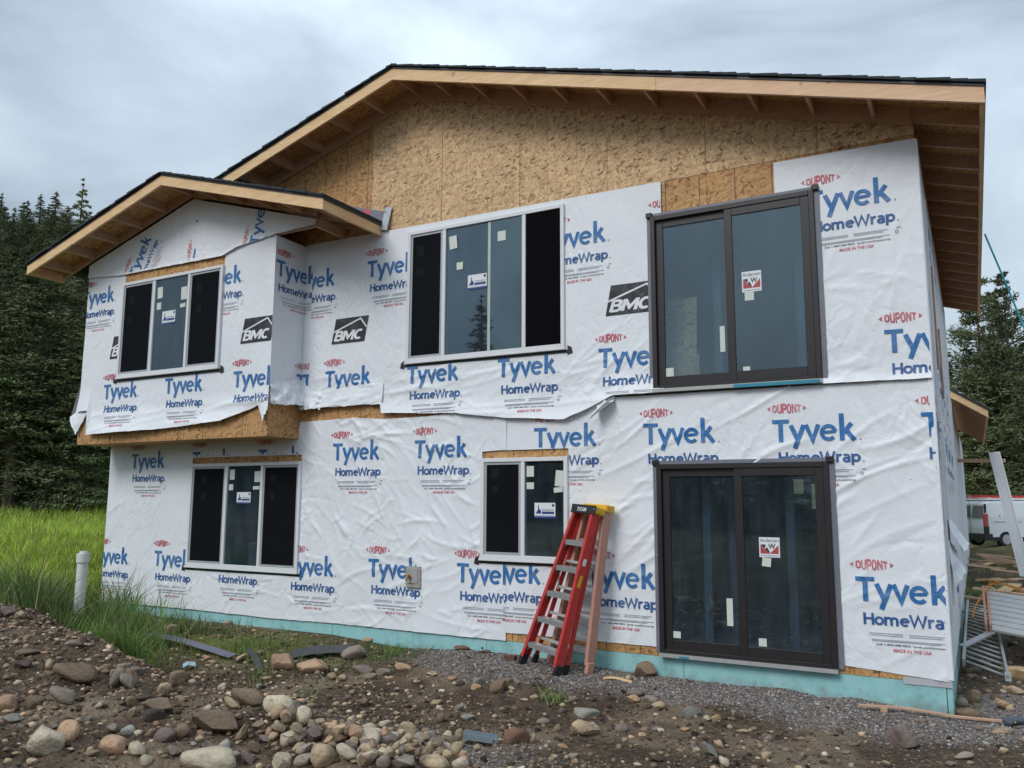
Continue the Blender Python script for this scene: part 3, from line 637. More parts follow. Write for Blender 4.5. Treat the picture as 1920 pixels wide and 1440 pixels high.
# ---- foundation insulation
for a, b_ in ((0, 2.5), (2.506, 5.0), (5.006, 7.46), (7.466, 9.94), (9.946, 12.46)):
    MB().box(a, b_, .004, .055, -.9, -.004).build('foam_board', M['foam'], house)
for a, b_ in ((-.02, 2.4), (2.406, 4.8), (4.806, 9.1)): MB().box(W-.04, W+.006, a+.03, b_, -.9, -.004).build('foam_board', M['foam'], house)
MB().box(.06, W-.05, .06, 9.0, -.9, -.12).build('foundation', M['dark'], house)
MB().box(12.1, W+.01, -.005, .0, -.035, .03).build('torn_wrap_flap', simple('grey_plastic', (.45, .46, .50), .5), house)
# ------------------------------------------------------------------ printed lettering
def text_mesh(s, size=1.0, bold=0.0, shear=0.0, spacing=1.0):
    cu = bpy.data.curves.new('lettering', 'FONT'); cu.body = s; cu.size = size; cu.offset = bold; cu.shear = shear; cu.space_character = spacing
    cu.resolution_u = 3; cu.fill_mode = 'BOTH'
    o = bpy.data.objects.new('lettering', cu); COL.objects.link(o)
    dg = bpy.context.evaluated_depsgraph_get(); me = o.evaluated_get(dg).to_mesh()
    V = np.array([v.co[:2] for v in me.vertices]).reshape(-1, 2); F = [tuple(p.vertices) for p in me.polygons]
    o.evaluated_get(dg).to_mesh_clear(); bpy.data.objects.remove(o); bpy.data.curves.remove(cu)
    return V, F
def fit(V, x0, x1, z0, z1):
    lo, hi = V.min(0), V.max(0)
    return (V-lo)/(hi-lo)*np.array([x1-x0, z1-z0])+np.array([x0, z0])
def stroke(pts, w):
    pts = [np.array(p, float) for p in pts]; n = len(pts); L = []; R = []
    closed = np.allclose(pts[0], pts[-1])
    for i, p in enumerate(pts):
        if closed and i in (0, n-1): a, b_ = pts[-2], pts[1]
        else: a, b_ = pts[max(i-1, 0)], pts[min(i+1, n-1)]
        d1 = p-a if i else b_-p; d2 = b_-p if i < n-1 else p-a
        d1 = d1/(np.linalg.norm(d1)+1e-9); d2 = d2/(np.linalg.norm(d2)+1e-9)
        n1 = np.array([-d1[1], d1[0]]); n2 = np.array([-d2[1], d2[0]]); m = n1+n2; m /= np.linalg.norm(m)+1e-9
        k = 1/max(.45, np.dot(m, n1)); L.append(p+m*w/2*k); R.append(p-m*w/2*k)
    return np.array(L+R), [(i, i+1, n+i+1, n+i) for i in range(n-1)]
def arc(cx, cz, rx, rz, a0, a1, n=16):
    return [(cx+rx*math.cos(math.radians(t)), cz+rz*math.sin(math.radians(t))) for t in np.linspace(a0, a1, n)]
WORD = [([(0, .915), (.72, .915)], .17), ([(.36, .84), (.36, 0)], .195), ([(.79, .735), (1.06, .08)], .19), ([(1.33, .735), (.93, -.30)], .19),
        ([(1.42, .735), (1.68, .05), (1.93, .735)], .185), (arc(2.33, .36, .275, .29, 8, 318, 22), .16), ([(2.09, .37), (2.62, .40)], .13),
        ([(2.87, 0), (2.87, 1.17)], .195), ([(2.93, .33), (3.26, .74)], .18), ([(3.02, .47), (3.36, 0.0)], .19)]
GL = {'H': (.72, [[(.09, 0), (.09, 1)], [(.63, 0), (.63, 1)], [(.09, .53), (.63, .53)]]), 'o': (.66, [arc(.33, .36, .245, .285, 0, 360, 18)]),
 'm': (1.02, [[(.09, 0), (.09, .73)], [(.09, .48), (.16, .61), (.28, .655), (.42, .61), (.47, .48), (.47, 0)], [(.47, .48), (.54, .61), (.66, .655), (.80, .61), (.85, .48), (.85, 0)]]),
 'e': (.64, [arc(.33, .36, .245, .285, 8, 315, 18), [(.10, .37), (.58, .40)]]), 'W': (1.16, [[(.04, 1), (.28, .05), (.55, .92), (.82, .05), (1.06, 1)]]),
 'r': (.44, [[(.09, 0), (.09, .73)], [(.09, .45), (.16, .59), (.27, .65), (.40, .65)]]), 'a': (.62, [[(.10, .60), (.20, .655), (.32, .655), (.43, .60), (.47, .48), (.47, 0)], arc(.285, .21, .19, .165, 0, 360, 14)]),
 'p': (.68, [[(.09, .73), (.09, -.28)], arc(.34, .36, .235, .285, 0, 360, 18)]), 'B': (.74, [[(.10, 0), (.10, 1)], [(.10, .93), (.45, .93), (.58, .84), (.58, .65), (.45, .53), (.10, .53)], [(.45, .53), (.63, .42), (.63, .17), (.47, .07), (.10, .07)]]),
 'M': (.98, [[(.09, 0), (.09, 1)], [(.12, .96), (.48, .25), (.84, .96)], [(.87, 0), (.87, 1)]]), 'C': (.78, [arc(.42, .5, .31, .42, 52, 308, 18)]), 'D': (.72, [[(.10, 0), (.10, 1)], [(.10, .93), (.38, .93), (.57, .75), (.57, .25), (.38, .07), (.10, .07)]]),
 'U': (.72, [[(.10, 1), (.10, .28), (.20, .10), (.34, .07), (.48, .10), (.58, .28), (.58, 1)]]), 'P': (.66, [[(.10, 0), (.10, 1)], [(.10, .93), (.42, .93), (.54, .82), (.54, .56), (.42, .45), (.10, .45)]]), 'O': (.72, [arc(.34, .5, .24, .43, 0, 360, 18)]),
 'N': (.74, [[(.10, 0), (.10, 1)], [(.12, .95), (.58, .05)], [(.60, 0), (.60, 1)]]), 'T': (.64, [[(0, .92), (.60, .92)], [(.30, .86), (.30, 0)]]), 'I': (.30, [[(.12, 0), (.12, 1)]]), 'A': (.74, [[(.05, 0), (.34, .97), (.63, 0)], [(.16, .30), (.52, .30)]])}
def word_mesh(s, w_, shear=0.0):
    V = []; F = []; x = 0
    for ch in s:
        adv, st = GL[ch]
        for pts in st:
            Vs, Fs = stroke(pts, w_); n = len(V); V += [(q[0]+x+shear*q[1], q[1]) for q in Vs]; F += [tuple(i+n for i in f) for f in Fs]
        x += adv
    return np.array(V), F
class P2:
    def __init__(s): s.V = []; s.F = []; s.m = []
    def add(s, V, F, mi):
        n = len(s.V); s.V += [tuple(v) for v in V]; s.F += [tuple(i+n for i in f) for f in F]; s.m += [mi]*len(F)
    def rect(s, x0, x1, z0, z1, mi): s.add([(x0, z0), (x1, z0), (x1, z1), (x0, z1)], [(0, 1, 2, 3)], mi)
CAP = .236
lg = P2()                                          # one repeat of the print, origin at the top left of the big word
for i, (pts, w_) in enumerate(WORD):
    Vs, Fs = stroke(pts, w_); lg.add(Vs*CAP*np.array([1.02, 1])+np.array([0, -CAP]), Fs, 0)
Vt, Ft = word_mesh('HomeWrap', .175); lg.add(fit(Vt, .055, .855, -.487, -.33), Ft, 1)
Vt, Ft = word_mesh('DUPONT', .17); Vt = fit(Vt, -1, 1, -1, 1)
Vt = np.stack([Vt[:, 0]*.145+.155, .118+Vt[:, 1]*.052*(1.05-.45*Vt[:, 0]**2)], 1); lg.add(Vt, Ft, 2)
for sg in (-1, 1):
    c = .155+sg*.20; lg.add([(c, .118), (c-sg*.035, .118+.024), (c-sg*.030, .118), (c-sg*.035, .118-.024)], [(0, 1, 2, 3)] if sg > 0 else [(3, 2, 1, 0)], 2)
lg.rect(.855, .872, -.235, -.218, 3); lg.rect(.872, .889, -.455, -.44, 3)
for z, a, b_ in ((-.535, .10, .40), (-.535, .45, .78), (-.553, .10, .40), (-.553, .45, .74), (-.595, .12, .80), (-.607, .12, .72)): lg.rect(a, b_, z, z+.006, 3)
Vt, Ft = text_mesh('Call 1-800-448-9835  tyvek.com/homewrap', 1, .01); lg.add(fit(Vt, .16, .80, -.650, -.626), Ft, 4)
Vt, Ft = text_mesh('MADE IN THE USA', 1, .015); lg.add(fit(Vt, .31, .64, -.70, -.668), Ft, 2)
lg.add(*stroke(arc(.86, -.57, .014, .014, 0, 360, 8), .004), 4); lg.rect(.86, .90, -.53, -.525, 4)
PRINT_MATS = [M['blue'], M['navy'], M['red'], M['grey'], M['black'], M['white_ink']]
def cut_grid(P, step):
    bm = bmesh.new(); vs_ = [bm.verts.new((v[0], v[1], 0)) for v in P.V]
    for f, m_ in zip(P.F, P.m):
        try: fc = bm.faces.new([vs_[i] for i in f]); fc.material_index = m_
        except ValueError: pass
    A = np.array(P.V); 
    for ax in (0, 1):
        no = (1, 0, 0) if ax == 0 else (0, 1, 0)
        for c in np.arange(math.ceil(A[:, ax].min()/step)*step, A[:, ax].max(), step):
            bmesh.ops.bisect_plane(bm, geom=bm.verts[:]+bm.edges[:]+bm.faces[:], dist=1e-6, plane_co=(c, 0, 0) if ax == 0 else (0, c, 0), plane_no=no)
    return bm
LOGO = bpy.data.meshes.new('logo_template'); _b = cut_grid(lg, .035); _b.to_mesh(LOGO); _b.free()
bmc = P2(); hh = .365; shr = .20
def q_(x, z): return (x+shr*z, z)
bmc.add([q_(0, 0), q_(.60, 0), q_(.60, hh), q_(0, hh)], [(0, 1, 2, 3)], 4)
bmc2 = P2()
bmc2.add(*stroke([q_(-.0, .17), q_(.46, .335), q_(.60, .20)], .022), 5)
Vt, Ft = word_mesh('BMC', .22, .22); bmc2.add(fit(Vt, .045, .575, .035, .185), Ft, 5)
EMB = bpy.data.meshes.new('emblem_template'); _b = cut_grid(bmc, .035); _b.to_mesh(EMB); _b.free()
EMB2 = bpy.data.meshes.new('emblem_ink_template'); _b = cut_grid(bmc2, .035); _b.to_mesh(EMB2); _b.free()
def place(sheet, tmpl, s, z, clip=(-1e9, 1e9, -1e9, 1e9), rot=0, scale=1.0, lift=.003, name='printed_logo', parent=None):
    sh = sheets[sheet]; bm = bmesh.new(); bm.from_mesh(tmpl)
    mt = Matrix.Translation((s, z, 0))@Matrix.Rotation(math.radians(rot), 4, 'Z')@Matrix.Scale(scale, 4); bm.transform(mt)
    c = (max(clip[0], sh.s0+.004), min(clip[1], sh.s1-.004), clip[2], clip[3])
    for co, no in (((c[0], 0, 0), (-1, 0, 0)), ((c[1], 0, 0), (1, 0, 0)), ((0, c[2], 0), (0, -1, 0)), ((0, c[3], 0), (0, 1, 0))):
        if abs(co[0])+abs(co[1]) < 1e8: bmesh.ops.bisect_plane(bm, geom=bm.verts[:]+bm.edges[:]+bm.faces[:], plane_co=co, plane_no=no, clear_outer=True)
    dead = [f for f in bm.faces if any(h[0] < f.calc_center_median().x < h[1] and h[2] < f.calc_center_median().y < h[3] for h in sh.holes)]
    if dead: bmesh.ops.delete(bm, geom=dead, context='FACES')
    if not bm.faces: bm.free(); return
    A = np.array([v.co[:2] for v in bm.verts]); S, Z = A[:, 0], A[:, 1]
    Z2 = np.clip(Z, sh.zb(S)+.005, sh.zt(S)-.004)
    P = sh.pos(S, Z2, lift)
    for v, p in zip(bm.verts, P): v.co = p
    bmesh.ops.dissolve_degenerate(bm, edges=bm.edges[:], dist=1e-5)
    me = bpy.data.meshes.new(name); bm.to_mesh(me); bm.free()
    for m_ in PRINT_MATS: me.materials.append(m_)
    o = link(name, me, None, sh.obj)
    return o
for sh, s, z, clip in [
    ('lowL', .563, 2.42, (0, 9, 0, 9)), ('lowL', -.19, .86, (0, 9, 0, 9)), ('lowL', 1.29, .867, (0, 9, 0, 9)), ('lowL', 2.72, .90, (0, 9, 0, .615)), ('lowL', 4.185, .87, (0, 9, 0, 9)),
    ('lowL', 4.927, 2.468, (0, 9, 0, 9)), ('lowL', 6.341, 2.468, (0, 9, 0, 9)), ('lowL', 5.62, .90, (0, 9, 0, 9)), ('lowL', 7.034, .898, (0, 7.738, 0, 9)),
    ('lowL', 2.05, 2.42, (0, 9, 2.35, 9)), ('lowL', 3.48, 2.42, (0, 9, 2.35, 9)),
    ('lowR', 7.39, .93, (7.7, 13, 0, .955)), ('lowR', 8.82, .945, (8.7, 13, 0, 9)), ('lowR', 8.13, 2.563, (8.0, 13, 0, 9)), ('lowR', 9.54, 2.557, (8, 13, 0, 9)),
    ('lowR', 10.978, 2.537, (8, 13, 0, 9)), ('lowR', 12.40, 2.55, (8, 13, 2.0, 9)), ('lowR', 11.722, .951, (8, 13, 0, 9)),
    ('up', 4.02, 5.02, (4.42, 9.8, 0, 9)), ('up', 5.454, 5.05, (4, 6.17, 0, 9)), ('up', 8.28, 5.03, (8.56, 9.8, 0, 9)), ('up', 9.70, 5.03, (9.5, 9.8, 5.10, 9)), ('up', 4.739, 3.515, (4, 9.8, 3.23, 9)),
    ('up', 6.192, 3.475, (4, 9.8, 0, 3.52)), ('up', 7.608, 3.464, (4, 9.8, 0, 3.51)), ('up', 9.0, 3.476, (4, 9.68, 0, 9)), ('up', 4.30, 3.50, (4.27, 4.42, 3.2, 9)), ('up', 3.667, 5.10, (4.28, 4.42, 0, 9)),
    ('upR', 11.43, 4.975, (11.11, 13, 0, 9)), ('upR', 12.118, 3.398, (11, 13, 0, 9)),
    ('bay', -.15, 5.13, (-1, .91, 0, 9)), ('bay', 2.78, 5.08, (3.26, 9, 0, 9)), ('bay', .598, 3.509, (-1, 9, 2.7, 3.68)), ('bay', 2.079, 3.512, (-1, 9, 2.7, 3.56)), ('bay', 3.553, 3.513, (-1, 9, 3.02, 9)),
    ('baySide', .01, 5.10, (0, .61, 0, 9)), ('baySide', .5, 3.5, (0, .61, 3.3, 9)),
    ('side', .75, 3.45, (.2, 9, 0, 9)), ('side', 2.2, 3.45, (.2, 9, 0, 9)), ('side', 3.6, 3.45, (.2, 9, 0, 9)), ('side', 1.4, 5.0, (.2, 9, 0, 9)), ('side', 2.9, 5.0, (.2, 9, 0, 9)),
    ('side', 1.3, 2.5, (.2, 9, 0, 9)), ('side', 2.8, 2.5, (.2, 9, 0, 9)), ('side', 4.2, 2.5, (.2, 9, 0, 9)), ('side', 5.6, 2.5, (.2, 9, 0, 9)), ('side', .05, 2.56, (0, 9, 0, 9)), ('side', 5.0, 3.45, (.2, 9, 0, 9)), ('side', 3.5, .95, (.2, 9, 0, 9))]:
    place(sh, LOGO, s, z, clip, lift=.0065)
for s, z, rot, clip in ((1.02, 5.30, 62, (-1, 9, 5.33, 9)), (2.55, 5.35, 85, (2.0, 2.6, 5.33, 6.2)), (3.75, 5.38, 80, (3.35, 4.1, 5.40, 5.9))):
    place('bayGable', LOGO, s, z, clip, rot=rot, scale=.85)
for sh, s, z, clip in (('bay', 3.654, 3.91, (-9, 9, 0, 9)), ('up', 4.832, 3.90, (0, 99, 0, 9)), ('up', 9.095, 3.866, (0, 9.69, 0, 9)), ('bay', .687, 3.925, (-9, .925, 0, 9))):
    o = place(sh, EMB, s, z, clip, name='printed_emblem', lift=.0055)
    place(sh, EMB2, s, z, clip, name='printed_emblem_lettering', lift=.0085)
# ------------------------------------------------------------------ windows and patio doors
def frame_rect(mb, x0, x1, z0, z1, w_, y0, y1, bot=None, mi=0):
    bt = bot or w_
    mb.box(x0, x0+w_, y0, y1, z0, z1, mi); mb.box(x1-w_, x1, y0, y1, z0, z1, mi)
    mb.box(x0+w_, x1-w_, y0, y1, z1-w_, z1, mi); mb.box(x0+w_, x1-w_, y0, y1, z0, z0+bt, mi)
def pane(x0, x1, z0, z1, y, mat, parent, name='pane'):
    return MB().box(x0, x1, y, y+.006, z0, z1).build(name, mat, parent)
def sticker(x0, x1, z0, z1, y, mat, parent, rot=0, name='sticker'):
    cx, cz = (x0+x1)/2, (z0+z1)/2; hx, hz = (x1-x0)/2, (z1-z0)/2; c, s = math.cos(rot), math.sin(rot)
    P = [(cx+a*hx*c-b_*hz*s, cz+a*hx*s+b_*hz*c) for a, b_ in ((-1, -1), (1, -1), (1, 1), (-1, 1))]
    return MB().prism(P, (0, y-.001, 0), (1, 0, 0), (0, 0, 1), (0, 1, 0), .001).build(name, mat, parent)
def flat_poly(P, y, name, mats, parent):
    me = bpy.data.meshes.new(name); me.from_pydata([(v[0], y, v[1]) for v in P.V], [], P.F)
    for m_ in mats: me.materials.append(m_)
    me.polygons.foreach_set('material_index', np.array(P.m, dtype=np.int32)); me.update()
    return link(name, me, None, parent)
def sign_card(x0, z0, x1, z1, y, parent):
    w_, h_ = x1-x0, z1-z0
    MB().box(x0, x1, y-.001, y, z0, z1).build('window_sticker', M['sticker_white'], parent)
    p = P2(); f = lambda a, b_: (x0+a*w_, z0+b_*h_)
    p.add([f(.05, .30), f(.17, .55), f(.17, .78), f(.22, .90), f(.22, .62), f(.32, .50), f(.32, .30)], [(0, 1, 6), (1, 2, 3, 4), (1, 4, 5, 6)], 0)
    p.rect(*f(.36, 0)[:1], *f(.95, 0)[:1], f(0, .28)[1], f(0, .44)[1], 0); p.rect(x0, x1, z0, z0+.14*h_, 0)
    p.rect(x0+.36*w_, x0+.92*w_, z0+.50*h_, z0+.58*h_, 1); p.rect(x0+.05*w_, x0+.95*w_, z0+.18*h_, z0+.21*h_, 1)
    p.add([f(.84, .92), f(.95, .92), f(.95, .80), f(.895, .72), f(.84, .80)], [(0, 1, 2, 3, 4)], 2)
    flat_poly(p, y-.002, 'sticker_print', [M['sticker_blue'], M['grey'], M['black']], parent)
def vinyl_window(k, label, mulls, screens, sill_black=True):
    x0, x1, z0, z1, y = WIN[k]
    yf = y-.055                                      # frame face stands proud of the wrap
    mb = MB(); frame_rect(mb, x0, x1, z0, z1, .05, yf, y+.03); mb.box(x0-.012, x1+.012, yf-.012, y+.01, z0-.028, z0-.001)
    for m_ in mulls: mb.box(m_-.026, m_+.026, yf+.004, y+.03, z0+.05, z1-.05)
    win = tag(mb.build('window', M['vinyl'], house, bevel=.004), label)
    xs = [x0+.05]+[q for m_ in mulls for q in (m_-.026, m_+.026)]+[x1-.05]
    cells = [(xs[2*i], xs[2*i+1]) for i in range(len(mulls)+1)]
    for i, (a, b_) in enumerate(cells):
        if screens[i] == 's':
            sb = MB(); frame_rect(sb, a+.004, b_-.004, z0+.054, z1-.054, .028, yf+.014, y+.02); sb.build('sash', M['vinyl_grey'], win)
            pane(a+.03, b_-.03, z0+.08, z1-.08, yf+.040, M['glass'], win)
            MB().box(a+.03, b_-.03, yf+.020, yf+.0205, z0+.08, z1-.08).build('insect_screen', M['screen'], win)
        elif screens[i] == 'o':
            MB().box(a+.002, b_-.002, yf+.020, yf+.0205, z0+.052, z1-.052).build('insect_screen', M['screen2'], win)
        else:
            pane(a, b_, z0+.05, z1-.05, yf+.030, M['glass'], win)
    if sill_black:
        MB().box(x0-.05, x1+.05, y-.030, y-.006, z0-.062, z0-.030).build('flashing_tape', M['tape'], win)
        for xx, sg in ((x0-.03, -1), (x1+.03, 1)):
            MB().prism([(0, -.03), (sg*.07, -.01), (sg*.055, .06), (0, .09)], (xx, y-.028, z0-.06), (1, 0, 0), (0, 0, 1), (0, 1, 0), .004).build('flashing_tape', M['tape'], win)
    return win, cells, yf
M['screen2'] = simple('black_screen', (.005, .005, .006), .9, spec=.03)
S_ = M['sticker']
w, c, yf = vinyl_window('bay', 'white three-light slider in the projecting bay', [1.714, 2.518], 'sfs')
for a, b_, cc, d in ((1.78, 1.90, 4.80, 4.98), (1.78, 1.88, 4.62, 4.73), (2.33, 2.46, 4.72, 4.92), (2.32, 2.44, 4.60, 4.66)): sticker(a, b_, cc, d, yf+.029, S_, w, .05)
for a, b_, cc, d in ((1.08, 1.2, 4.78, 4.93), (1.08, 1.17, 4.48, 4.58), (2.66, 2.78, 4.78, 4.95), (2.68, 2.78, 4.48, 4.6)): sticker(a, b_, cc, d, yf+.0395, M['grey'], w)
sign_card(1.925, 4.36, 2.225, 4.575, yf+.028, w)
w, c, yf = vinyl_window('lowL', 'white three-light slider low on the left of the wall', [2.84, 3.587], 'sfs')
for a, b_, cc, d in ((2.90, 3.0, 1.98, 2.13), (2.89, 2.98, 1.82, 1.91), (3.42, 3.54, 1.94, 2.10), (3.40, 3.53, 1.83, 1.88)): sticker(a, b_, cc, d, yf+.029, S_, w, .03)
for a, b_, cc, d in ((2.26, 2.37, 1.92, 2.05), (2.28, 2.37, 1.66, 1.78), (3.72, 3.84, 1.94, 2.06), (3.74, 3.83, 1.68, 1.8)): sticker(a, b_, cc, d, yf+.0395, M['grey'], w)
sign_card(3.07, 1.615, 3.36, 1.79, yf+.028, w)
w, c, yf = vinyl_window('mid', 'large white slider upstairs with its right light slid open', [6.773, 7.992], 'sfo')
MB().box(7.455, 7.495, yf+.02, yf+.045, 3.585, 5.305).build('sash', simple('greenish_sash', (.45, .52, .46), .4), w)
pane(7.495, 7.966, 3.585, 5.305, yf+.024, M['glass_bright'], w)
for a, b_, cc, d, r_ in ((6.85, 6.97, 5.02, 5.20, .1), (6.97, 7.07, 4.72, 4.82, 0), (7.60, 7.72, 5.02, 5.15, 0)): sticker(a, b_, cc, d, yf+.022, S_, w, r_)
sticker(6.30, 6.42, 5.0, 5.15, yf+.0395, M['grey'], w); sticker(6.30, 6.42, 4.72, 4.84, yf+.0395, M['grey'], w)
sign_card(7.15, 4.42, 7.44, 4.62, yf+.022, w)
w, c, yf = vinyl_window('lowM', 'white two-light slider beside the stepladders', [7.984], 'sf')
for a, b_, cc, d, r_ in ((8.03, 8.13, 1.97, 2.10, 0), (8.03, 8.13, 1.82, 1.90, 0), (8.42, 8.54, 1.85, 2.04, -.1), (8.40, 8.52, 1.78, 1.84, .1)): sticker(a, b_, cc, d, yf+.029, S_, w, r_)
for a, b_, cc, d in ((7.52, 7.63, 1.95, 2.08), (7.53, 7.62, 1.78, 1.86)): sticker(a, b_, cc, d, yf+.0395, M['grey'], w)
sign_card(8.14, 1.47, 8.42, 1.655, yf+.028, w)
def patio_door(k, label, stk, top_flange=True):
    x0, x1, z0, z1, y = WIN[k]; yf = y-.06
    mb = MB(); frame_rect(mb, x0, x1, z0, z1, .055, yf, y+.10, bot=.04)
    door = tag(mb.build('patio_door', M['bronze'], house, bevel=.004), label)
    fb = MB(); fb.box(x0-.045, x0-.001, y-.032, y-.024, z0, z1+.04); fb.box(x1+.001, x1+.055, y-.032, y-.024, z0, z1+.04); fb.box(x0-.001, x1+.001, y-.030, y-.022, z1+.001, z1+.04)
    fb.build('nail_flange', M['flange'], door)
    for xx in (x0-.05, x1-.02): MB().box(xx, xx+.075, yf-.004, y-.034, z1-.01, z1+.05).build('corner_key', M['bronze'], door, bevel=.006)
    MB().box(x0, x1, yf-.02, y-.0, z0-.04, z0-.001).build('threshold', M['alu_dull'], door)
    xm = (x0+x1)/2-.02
    for i, (a, b_, dy) in enumerate(((x0+.055, xm+.05, .045), (xm-.03, x1-.055, .012))):
        pb = MB(); frame_rect(pb, a, b_, z0+.04, z1-.055, .085, yf+dy, yf+dy+.03, bot=.10); p = pb.build('door_panel', M['bronze'], door, bevel=.003)
        pane(a+.08, b_-.08, z0+.13, z1-.13, yf+dy+.014, M['glass_door'], p)
    yy = yf+.012+.013
    X0, Z0, X1, Z1 = stk
    MB().box(X0, X1, yy-.001, yy, Z0, Z1).build('door_sticker', M['sticker_white'], door)
    p = P2(); w_, h_ = X1-X0, Z1-Z0; f = lambda a, b_: (X0+a*w_, Z0+b_*h_)
    p.add([f(.06, .18), f(.06, .62), f(.5, .18)], [(0, 1, 2)], 1); p.add([f(.5, .18), f(.94, .62), f(.94, .18)], [(0, 1, 2)], 1)
    p.add([f(.06, .64), f(.30, .64), f(.5, .30), f(.5, .18)], [(0, 1, 2, 3)], 0)
    Vt, Ft = text_mesh('Andersen', 1, .0); p.add(fit(Vt, *[f(.05, 0)[0], f(.95, 0)[0]], f(0, .76)[1], f(0, .94)[1]), Ft, 0)
    Vt, Ft = text_mesh('W', 1, .03); p.add(fit(Vt, f(.44, 0)[0], f(.80, 0)[0], f(0, .42)[1], f(0, .68)[1]), Ft, 0)
    p.rect(f(.06, 0)[0], f(.94, 0)[0], f(0, .06)[1], f(0, .10)[1], 2)
    flat_poly(p, yy-.002, 'sticker_print', [M['black'], M['sticker_red'], M['grey']], door)
    p = P2(); Vt, Ft = text_mesh('A', 1, .03); p.add(fit(Vt, f(.26, 0)[0], f(.48, 0)[0], f(0, .42)[1], f(0, .66)[1]), Ft, 0)
    flat_poly(p, yy-.003, 'sticker_print', [M['sticker_white']], door)
    return door, yf, yy
d, yf, yy = patio_door('doorU', 'dark bronze sliding patio door on the upper floor', (10.72, 3.955, 10.93, 4.185))
sticker(10.745, 10.845, 3.86, 3.953, yy, S_, d); sticker(10.45, 10.505, 3.32, 3.61, yf+.058, S_, d); sticker(9.82, 9.91, 3.085, 3.185, yf+.058, S_, d); sticker(10.70, 10.775, 3.04, 3.13, yy, S_, d)
MB().box(10.6, 11.49, -.09, -.082, 2.90, 2.935).build('protective_film', M['teal'], d)
d, yf, yy = patio_door('doorL', 'dark bronze sliding patio door at ground level', (10.80, 1.105, 11.01, 1.31))
sticker(10.825, 10.915, 1.01, 1.10, yy, S_, d, -.1); sticker(10.43, 10.495, .375, .66, yf+.058, S_, d); sticker(9.83, 9.92, .205, .275, yf+.058, S_, d); sticker(10.76, 10.84, .20, .28, yy, S_, d)
MB().box(9.92, 10.03, -.083, -.0815, .01, .03).build('protective_film', M['teal'], d)
MB().box(9.2, W-.01, -.028, -.004, 2.885, 2.90).build('flashing_tape', M['tape'], house)
# hose bib box on the wall
bb = MB(); bb.box(6.257, 6.484, -.055, -.01, .557, .83); bb.box(6.285, 6.456, -.065, -.056, .61, .81)
box = tag(bb.build('outlet_box', simple('grey_beige_plastic', (.36, .35, .32), .5), house, bevel=.008), 'beige wall box with a brass tap')
mt = MB(); mt.tube([(6.33, -.066, .70), (6.33, -.13, .70)], .016); mt.tube([(6.33, -.12, .70), (6.33, -.14, .655)], .014); mt.tube([(6.30, -.11, .72), (6.36, -.11, .72)], .012)
mt.build('tap', simple('brass', (.45, .27, .08), .35, metal=.8), box, smooth=True)

# ------------------------------------------------------------------ roofs
def slope_bar(mb, xa, xb, zf, y0, y1, top, hgt):
    """board in the x-z plane following a roof line zf(x), from top below the line, thickness in y"""
    V = []
    for x in (xa, xb):
        for y in (y0, y1):
            V += [(x, y, zf(x)-top-hgt), (x, y, zf(x)-top)]
    return mb.add(V, [(0, 1, 3, 2), (4, 6, 7, 5), (0, 4, 5, 1), (2, 3, 7, 6), (1, 5, 7, 3), (0, 2, 6, 4)])
main_roof = empty('main_roof', parent=house)
bay_roof = empty('bay_roof', parent=house)
YF, YB = -.60, 9.5; XR, XL = 13.13, -.63
for a, b_, mt in ((RIDGE+.001, 9.97, 'lumber'), (9.973, XR, 'lumber_pink')):
    slope_bar(MB(), a, b_, roof_z, YF, YF+.038, 0, .175).build('barge_board', M[mt], main_roof)
slope_bar(MB(), 2.40, RIDGE-.001, roof_z, YF, YF+.038, 0, .175).build('barge_board', M['lumber'], main_roof)
# deck and lookouts under the front overhang
for a, b_ in ((2.45, 4.0), (4.004, RIDGE), (RIDGE+.002, 8.6), (8.604, 10.9), (10.904, XR-.04)):
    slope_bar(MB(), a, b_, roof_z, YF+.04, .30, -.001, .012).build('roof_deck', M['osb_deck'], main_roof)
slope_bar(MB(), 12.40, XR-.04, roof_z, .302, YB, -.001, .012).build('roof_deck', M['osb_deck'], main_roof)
for k in range(-6, 12):
    xx = RIDGE+.02+k*.585
    if xx < 2.7 or xx > 12.45: continue
    slope_bar(MB(), xx, xx+.04, roof_z, YF+.0385, -.012, .013, .14).build('lookout', M['lumber_dull'], main_roof)
for a, b_ in ((2.6, RIDGE-.001), (RIDGE+.001, W-.02)):
    slope_bar(MB(), a, b_, roof_z, -.052, -.006, .013, .19).build('frieze_board', M['lumber_dull'], main_roof)
